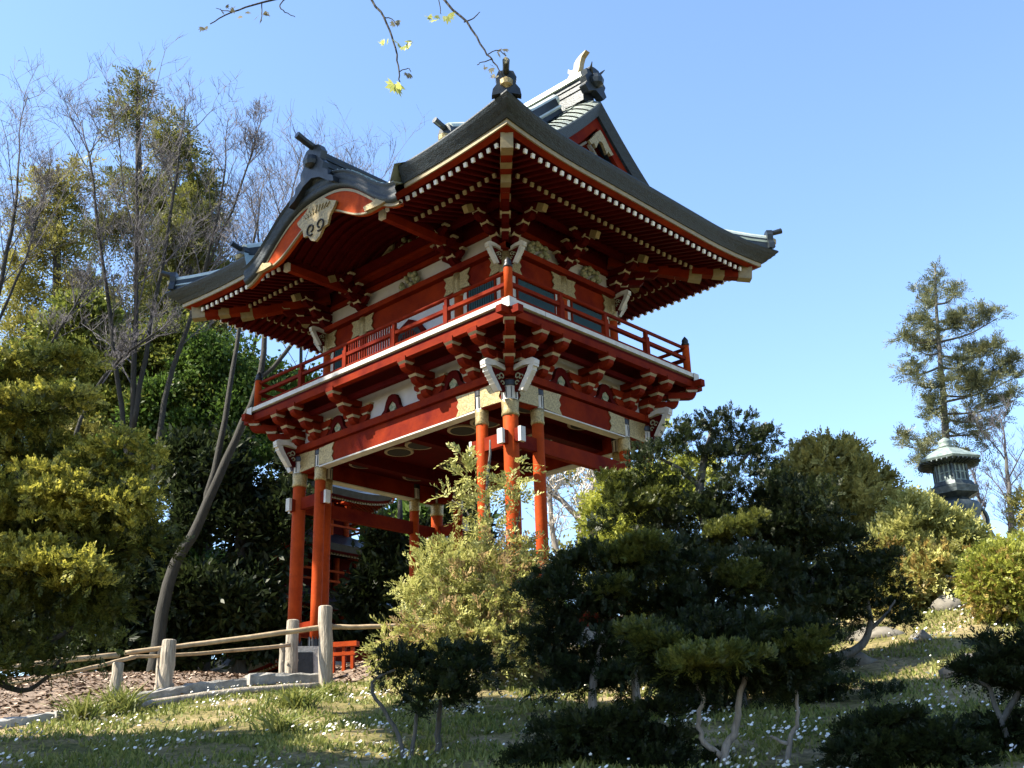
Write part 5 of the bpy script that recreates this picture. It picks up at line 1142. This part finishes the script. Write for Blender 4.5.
plant('pine_tree', 'lone tall pine with open layered branches against the sky at right', 'tree', 950, 44, [(ragged(blobs_px(pp, 44), 2, 81, 0.9), 60000, dict(per=12, FL=0.45, L=0.17, W=0.034, up=0.35, outw=0.7, rnd=0.6, low=0.6, inner=0.4, seed=81, gap=0.15, lay=0.3), 'leaf_pine')], pl_, 'bark_grey')

# --- maple branch overhead: a tree standing just right of the camera, its bough crossing above the frame
def maple():
    base = np.r_[LD(4.6, 3.4), 0]; base[2] = ground_z(*base[:2]); rg = random.Random(4)
    g = thing('maple_tree', 'maple whose twigs with young leaves hang in at the top of the picture', 'tree', base)
    m = MB(); d = 4.7
    def W2(px, py, dd=0): return PH(px, py, d+dd)-base
    top = PH(700, -60, 4.6)-base
    limb(m, [(0, 0, -0.3), (0.1, -0.05, 1.6), tuple(np.array([0.15, -0.1, 3.2])), tuple(W2(1150, -130)), tuple(W2(800, -85)), tuple(W2(500, -60)), tuple(W2(250, -30))], [0.11, 0.09, 0.075, 0.05, 0.032, 0.02, 0.01], 9, seed=2)
    m.build('trunk', 'bark_grey', g, smooth=True)
    tw = MB(); tips = []
    def twig(pts, r0, r1): limb(tw, [W2(*p) for p in pts], [r0+(r1-r0)*i/(len(pts)-1) for i in range(len(pts))], 6, wig=0.004, seed=int(pts[0][0]))
    twig([(340, -45), (300, -10), (262, 3), (232, 12), (210, 24)], 0.008, 0.003); twig([(262, 3), (262, 14), (260, 22)], 0.003, 0.002); twig([(300, -10), (280, 4), (285, 12), (295, 17)], 0.004, 0.002); twig([(232, 12), (222, 10), (216, 8)], 0.003, 0.0015)
    twig([(360, -50), (368, -8), (384, 18), (394, 42), (398, 66), (400, 82)], 0.008, 0.003); twig([(384, 18), (390, 18), (396, 24)], 0.003, 0.002); twig([(399, 72), (408, 68), (411, 72)], 0.003, 0.0015)
    twig([(420, -55), (440, -6), (466, 22), (484, 50), (494, 62), (503, 76)], 0.008, 0.003); twig([(438, -10), (440, 4), (441, 14)], 0.003, 0.002); twig([(464, 22), (474, 18), (480, 12)], 0.004, 0.002); twig([(488, 54), (498, 50), (506, 56)], 0.003, 0.002); twig([(492, 60), (482, 62), (477, 65)], 0.003, 0.002)
    tw.build('twigs', 'bark_dark', g, smooth=True)
    Q = []; mi = []
    def leafset(px, py, n, L, mt, spread_=6, down=0.7):
        for _ in range(n):
            c = Vector(W2(px+rg.uniform(-spread_, spread_), py+rg.uniform(-3, 3), rg.uniform(-0.05, 0.05)))
            ax = Vector((rg.uniform(-1, 1), rg.uniform(-1, 1), -down+rg.uniform(-0.5, 0.5))).normalized(); nrm = Vector((rg.uniform(-1, 1), rg.uniform(-1, 1), rg.uniform(-0.4, 1))).normalized()
            sd_ = ax.cross(nrm).normalized(); l0 = L*rg.uniform(0.7, 1.25)
            for k in (-2, -1, 0, 1, 2):          # five narrow lobes of one leaf
                a = k*0.55; dv = ax*math.cos(a)+sd_*math.sin(a); pv = sd_*math.cos(a)-ax*math.sin(a); l = l0*(1-0.14*abs(k)); w = l*0.17
                Q.append([c, c+dv*l*0.5+pv*w, c+dv*l, c+dv*l*0.5-pv*w]); mi.append(mt)
    leafset(400, 86, 9, 0.055, 0, 12, 0.9); leafset(388, 43, 4, 0.035, 0, 8); leafset(400, 43, 4, 0.04, 0, 8); leafset(432, 18, 4, 0.045, 0, 4); leafset(448, 14, 3, 0.04, 0, 4); leafset(405, 46, 2, 0.035, 0, 5)
    leafset(396, 22, 3, 0.03, 1, 3); leafset(265, 14, 3, 0.035, 1, 3); leafset(228, 8, 4, 0.03, 1, 8); leafset(204, 26, 3, 0.028, 1, 5); leafset(258, 20, 2, 0.03, 1, 2); leafset(500, 50, 3, 0.036, 1, 5); leafset(505, 56, 2, 0.036, 1, 2); leafset(488, 66, 4, 0.03, 1, 7); leafset(410, 72, 3, 0.026, 1, 3); leafset(240, 14, 2, 0.03, 1, 6); leafset(496, 74, 2, 0.03, 1, 3)
    quads_object('leaves', np.array([[tuple(p) for p in q] for q in Q]), ['leaf_maple', 'leaf_mapledark'], g, np.array(mi))
maple()
# --- tall evergreens standing left of the view; their shade falls over the lower slope and dapples the gate front
def shade_tree(label, lat, dep, top, bl_, n, L, seed):
    xy = LD(lat, dep); base = np.array([xy[0], xy[1], ground_z(*xy)]); g = thing('evergreen_tree', label, 'tree', base, 'tall evergreens outside the left edge')
    m = MB(); limb(m, [(0, 0, -0.3), (0.1, 0.1, top*0.3), (0, 0.2, top*0.7), (0.1, 0, top)], [0.32, 0.26, 0.17, 0.05], 10, seed=seed); m.build('trunk', 'bark_dark', g, smooth=True)
    bl = []
    for la, de, z, rx, rz in bl_:
        c = base+np.array([RH[0]*la+FH[0]*de, RH[1]*la+FH[1]*de, z]); bl.append((c, (rx, rx, rz)))
    V = leaf_quads(bl, n, L=L, W=L*0.48, rc=0.4, seed=seed, up=0.2, low=0.8, inner=0.5, cpl=20)-base
    quads_object('crown', V, 'leaf_conifer', g)
shade_tree('spreading evergreen above the left edge shading the lower slope', -8.2, 8.2, 12.4,
    [(0.6, 0.4, 9.6, 1.7, 0.8), (2.0, 0.6, 9.4, 1.3, 0.7), (-0.3, 0.0, 10.2, 1.3, 0.8), (0.2, 1.9, 9.6, 1.5, 0.7), (0.4, -1.4, 9.8, 1.6, 0.8), (-0.2, 1.8, 10.4, 1.1, 0.6), (-0.2, 0.4, 12.2, 1.3, 0.8), (2.4, -1.2, 10.3, 1.4, 0.7), (3.2, -2.4, 10.2, 1.3, 0.6), (1.2, -2.6, 10.2, 1.3, 0.6), (2.2, 1.0, 12.0, 1.2, 0.6), (2.0, 0.2, 10.4, 1.2, 0.5), (3.2, -0.2, 10.4, 1.2, 0.5), (3.4, 1.2, 10.4, 1.1, 0.5), (2.3, 1.5, 10.5, 1.2, 0.5), (-0.6, 3.0, 10.0, 1.3, 0.6)], 48000, 0.30, 91)
shade_tree('flat topped evergreen added out of view to shade the lowest grass', -12.6, 8.6, 11,  # unseen tree added to darken the ground at lower left
    [(0.2, 0.2, 9.0, 1.5, 0.6), (1.3, -0.6, 9.0, 1.2, 0.5), (-1.2, 0.2, 9.1, 1.3, 0.5), (0.2, -1.2, 8.9, 1.3, 0.5), (-1.0, -1.4, 9.1, 1.2, 0.5), (1.0, 0.8, 9.2, 1.0, 0.4)], 30000, 0.28, 93)
def shade_tree_gate():
    x0, y0 = -9.5, -12.6; zg = ground_z(x0, y0); la, de = latdep(x0, y0)
    bl = []
    for x, z, r, rz in ((-9.0, 18.5, 1.5, 1.1), (-6.3, 20.0, 1.4, 0.72), (-4.4, 20.05, 1.2, 0.68), (-8.0, 20.8, 1.5, 1.0), (-9.7, 16.9, 1.3, 0.9), (-10.4, 19.4, 1.5, 1.1), (-9.4, 22.4, 1.3, 1.0), (-11.2, 16.6, 1.1, 0.8)):
        v = np.array([x-x0, 0.0]); bl.append((float(v @ RH), float(v @ FH), z-zg, r, rz))
    shade_tree('very tall evergreen beyond the left edge dappling the front of the gate', la, de, 23.0-zg, bl, 22000, 0.34, 92)
shade_tree_gate()

# =================================================================== GROUND COVER
rg = np.random.default_rng(77)
def scatter(n, la, de, dens=None):
    out = []
    while len(out) < n:
        lat = rg.uniform(*la); dep = de[0]+(de[1]-de[0])*rg.random()**1.0; lat = lat*dep/14
        if dens is not None and rg.random() > dens(lat, dep): continue
        x, y = LD(lat, dep); out.append((x, y, ground_z(x, y)))
    return np.array(out)
crbi = np.array(crb)
def off_path(lat, dep):
    if lat < crbi[-1, 0]+0.4:
        lim = np.interp(lat, crbi[:, 0], crbi[:, 1]); return 1.0 if dep < lim-0.25 else 0.0
    return 1.0
def chips():
    n = 9000; u = rg.random((n, 2)); P_ = []; dv = []
    for a, t in u:
        i = min(58, int(a*59)); q = inner[i]*(1-t)+outer[i]*t + rg.normal(size=2)*0.15; xy = LD(*q); P_.append((xy[0], xy[1], ground_z(*xy)+0.03))
    P_ = np.array(P_); nn = unit(np.c_[rg.normal(size=(n, 2))*0.35, np.ones(n)]); a1 = unit(np.cross(nn, rg.normal(size=(n, 3)))); b1 = np.cross(nn, a1); l = rg.uniform(0.02, 0.06, (n, 1)); w_ = rg.uniform(0.008, 0.022, (n, 1))
    tag(quads_object('bark_chips', np.stack([P_-a1*l-b1*w_, P_+a1*l-b1*w_, P_+a1*l+b1*w_, P_-a1*l+b1*w_], 1), 'chip'), 'brown bark chips and leaf litter strewn on the path', 'bark chips', kind='stuff')
chips()
P = scatter(70000, (-7, 7.4), (8, 24), lambda a, b: off_path(a, b)*(0.12+0.88*(math.sin(a*2.9+b+math.sin(b*2.2))*math.sin(b*2.4-a) > -0.1)))
N = len(P); a = unit(np.c_[rg.normal(size=(N, 2))*0.5, np.ones(N)]); t = unit(np.cross(a, rg.normal(size=(N, 3)))); L = rg.uniform(0.02, 0.075, (N, 1)); w = rg.uniform(0.007, 0.018, (N, 1))
V = np.stack([P-t*w, P+t*w, P+a*L+t*w*0.2, P+a*L-t*w*0.2], 1)
tag(quads_object('grass', V, 'grass_blade'), 'short green and straw coloured grass on the slope below the gate', 'grass', kind='stuff')
P = scatter(3400, (-7, 7.4), (8.5, 22), lambda a, b: off_path(a, b)*(0.06+0.94*max(0, math.sin(a*2.6+0.7+math.sin(b*1.9))*math.sin(b*2.3+a*0.8))**1.5))
N = len(P); r = rg.uniform(0.010, 0.024, (N, 1)); c = P+np.c_[np.zeros((N, 2)), rg.uniform(0.04, 0.10, N)]
n_ = unit(np.c_[rg.normal(size=(N, 2))*0.45+sv[0:2], np.ones(N)]); u_ = unit(np.cross(n_, rg.normal(size=(N, 3)))); v_ = np.cross(n_, u_)
V = np.concatenate([np.stack([c+u_*r, c+v_*r, c-u_*r, c-v_*r], 1), np.stack([c+(u_+v_)*r*0.7+n_*0.004, c+(v_-u_)*r*0.7+n_*0.004, c-(u_+v_)*r*0.7+n_*0.004, c-(v_-u_)*r*0.7+n_*0.004], 1)])
tag(quads_object('daisies', V, 'petal'), 'small white daisies scattered over the grassy slope', 'flowers', kind='stuff')
def tuft(px, d, n, h, label, seed):
    p = GP(px, d); rg2 = np.random.default_rng(seed); a = unit(np.c_[rg2.normal(size=(n, 2))*0.55, np.ones(n)]); b0 = np.c_[rg2.normal(size=(n, 2))*0.09, np.zeros(n)]
    t = unit(np.cross(a, rg2.normal(size=(n, 3)))); L = h*rg2.uniform(0.5, 1.2, (n, 1)); w = 0.008; md = b0+a*L*0.55; tip = b0+a*L+np.c_[a[:, :2]*L*0.35, -L*0.12]
    V = np.concatenate([np.stack([b0-t*w, b0+t*w, md+t*w, md-t*w], 1), np.stack([md-t*w, md+t*w, tip+t*w*0.15, tip-t*w*0.15], 1)])
    o = quads_object('grass_tuft', V, 'grass_blade'); o.location = tuple(p); tag(o, label, 'grass tuft', 'grass tufts on the slope')
tuft(122, 14.5, 260, 0.42, 'spiky grass tuft at the foot of the post beneath the left bush', 1); tuft(85, 13.9, 220, 0.36, 'leftmost spiky grass tuft below the pale kerb', 2)
tuft(296, 14.2, 200, 0.32, 'spiky grass tuft alone on the open lit slope', 3); tuft(330, 15.6, 140, 0.25, 'short grass tuft below the tallest fence post', 4); tuft(280, 12.2, 160, 0.28, 'grass tuft at the edge of the bush shadow', 5)
# rocks on the right slope
def rock(px, d, r, label, seed, sq=0.5):
    p = GP(px, d, -r*0.1); rg2 = random.Random(seed); m = MB(); n, k = 7, 12; rows = []
    ph = [rg2.uniform(0, 6) for _ in range(6)]
    for i in range(n+1):
        th = math.pi*i/n; row = []
        for j in range(k):
            q = 2*math.pi*j/k; f = 1+0.25*math.sin(2*q+ph[0])+0.16*math.sin(3*q+ph[1]+2*th)+0.1*math.sin(5*q+ph[2])*math.sin(3*th); row.append((r*f*math.sin(th)*math.cos(q), r*0.8*f*math.sin(th)*math.sin(q), r*sq*f*math.cos(th)))
        rows.append(row)
    m.strip(rows, closed=True); o = m.build('rock', 'rock', loc=tuple(p), smooth=True); o.rotation_euler = (0, 0, rg2.uniform(0, 6)); tag(o, label, 'rock', 'rocks on the slope')
rock(985, 13.0, 0.34, 'large grey rock under the edge of the dark right bush', 1); rock(965, 17.0, 0.32, 'pale rock between the rust shrub and the clipped shrub', 2); rock(885, 16.0, 0.34, 'broad rock below the leaning limb of the dark tree', 3, 0.4); rock(930, 15.2, 0.2, 'small rock among the sunlit daisies', 4); rock(865, 14.6, 0.22, 'little rock beside the low leaning limb', 5)
rock(268, 18.6, 0.3, 'grey boulder at the path edge left of the stake', 6, 0.5)
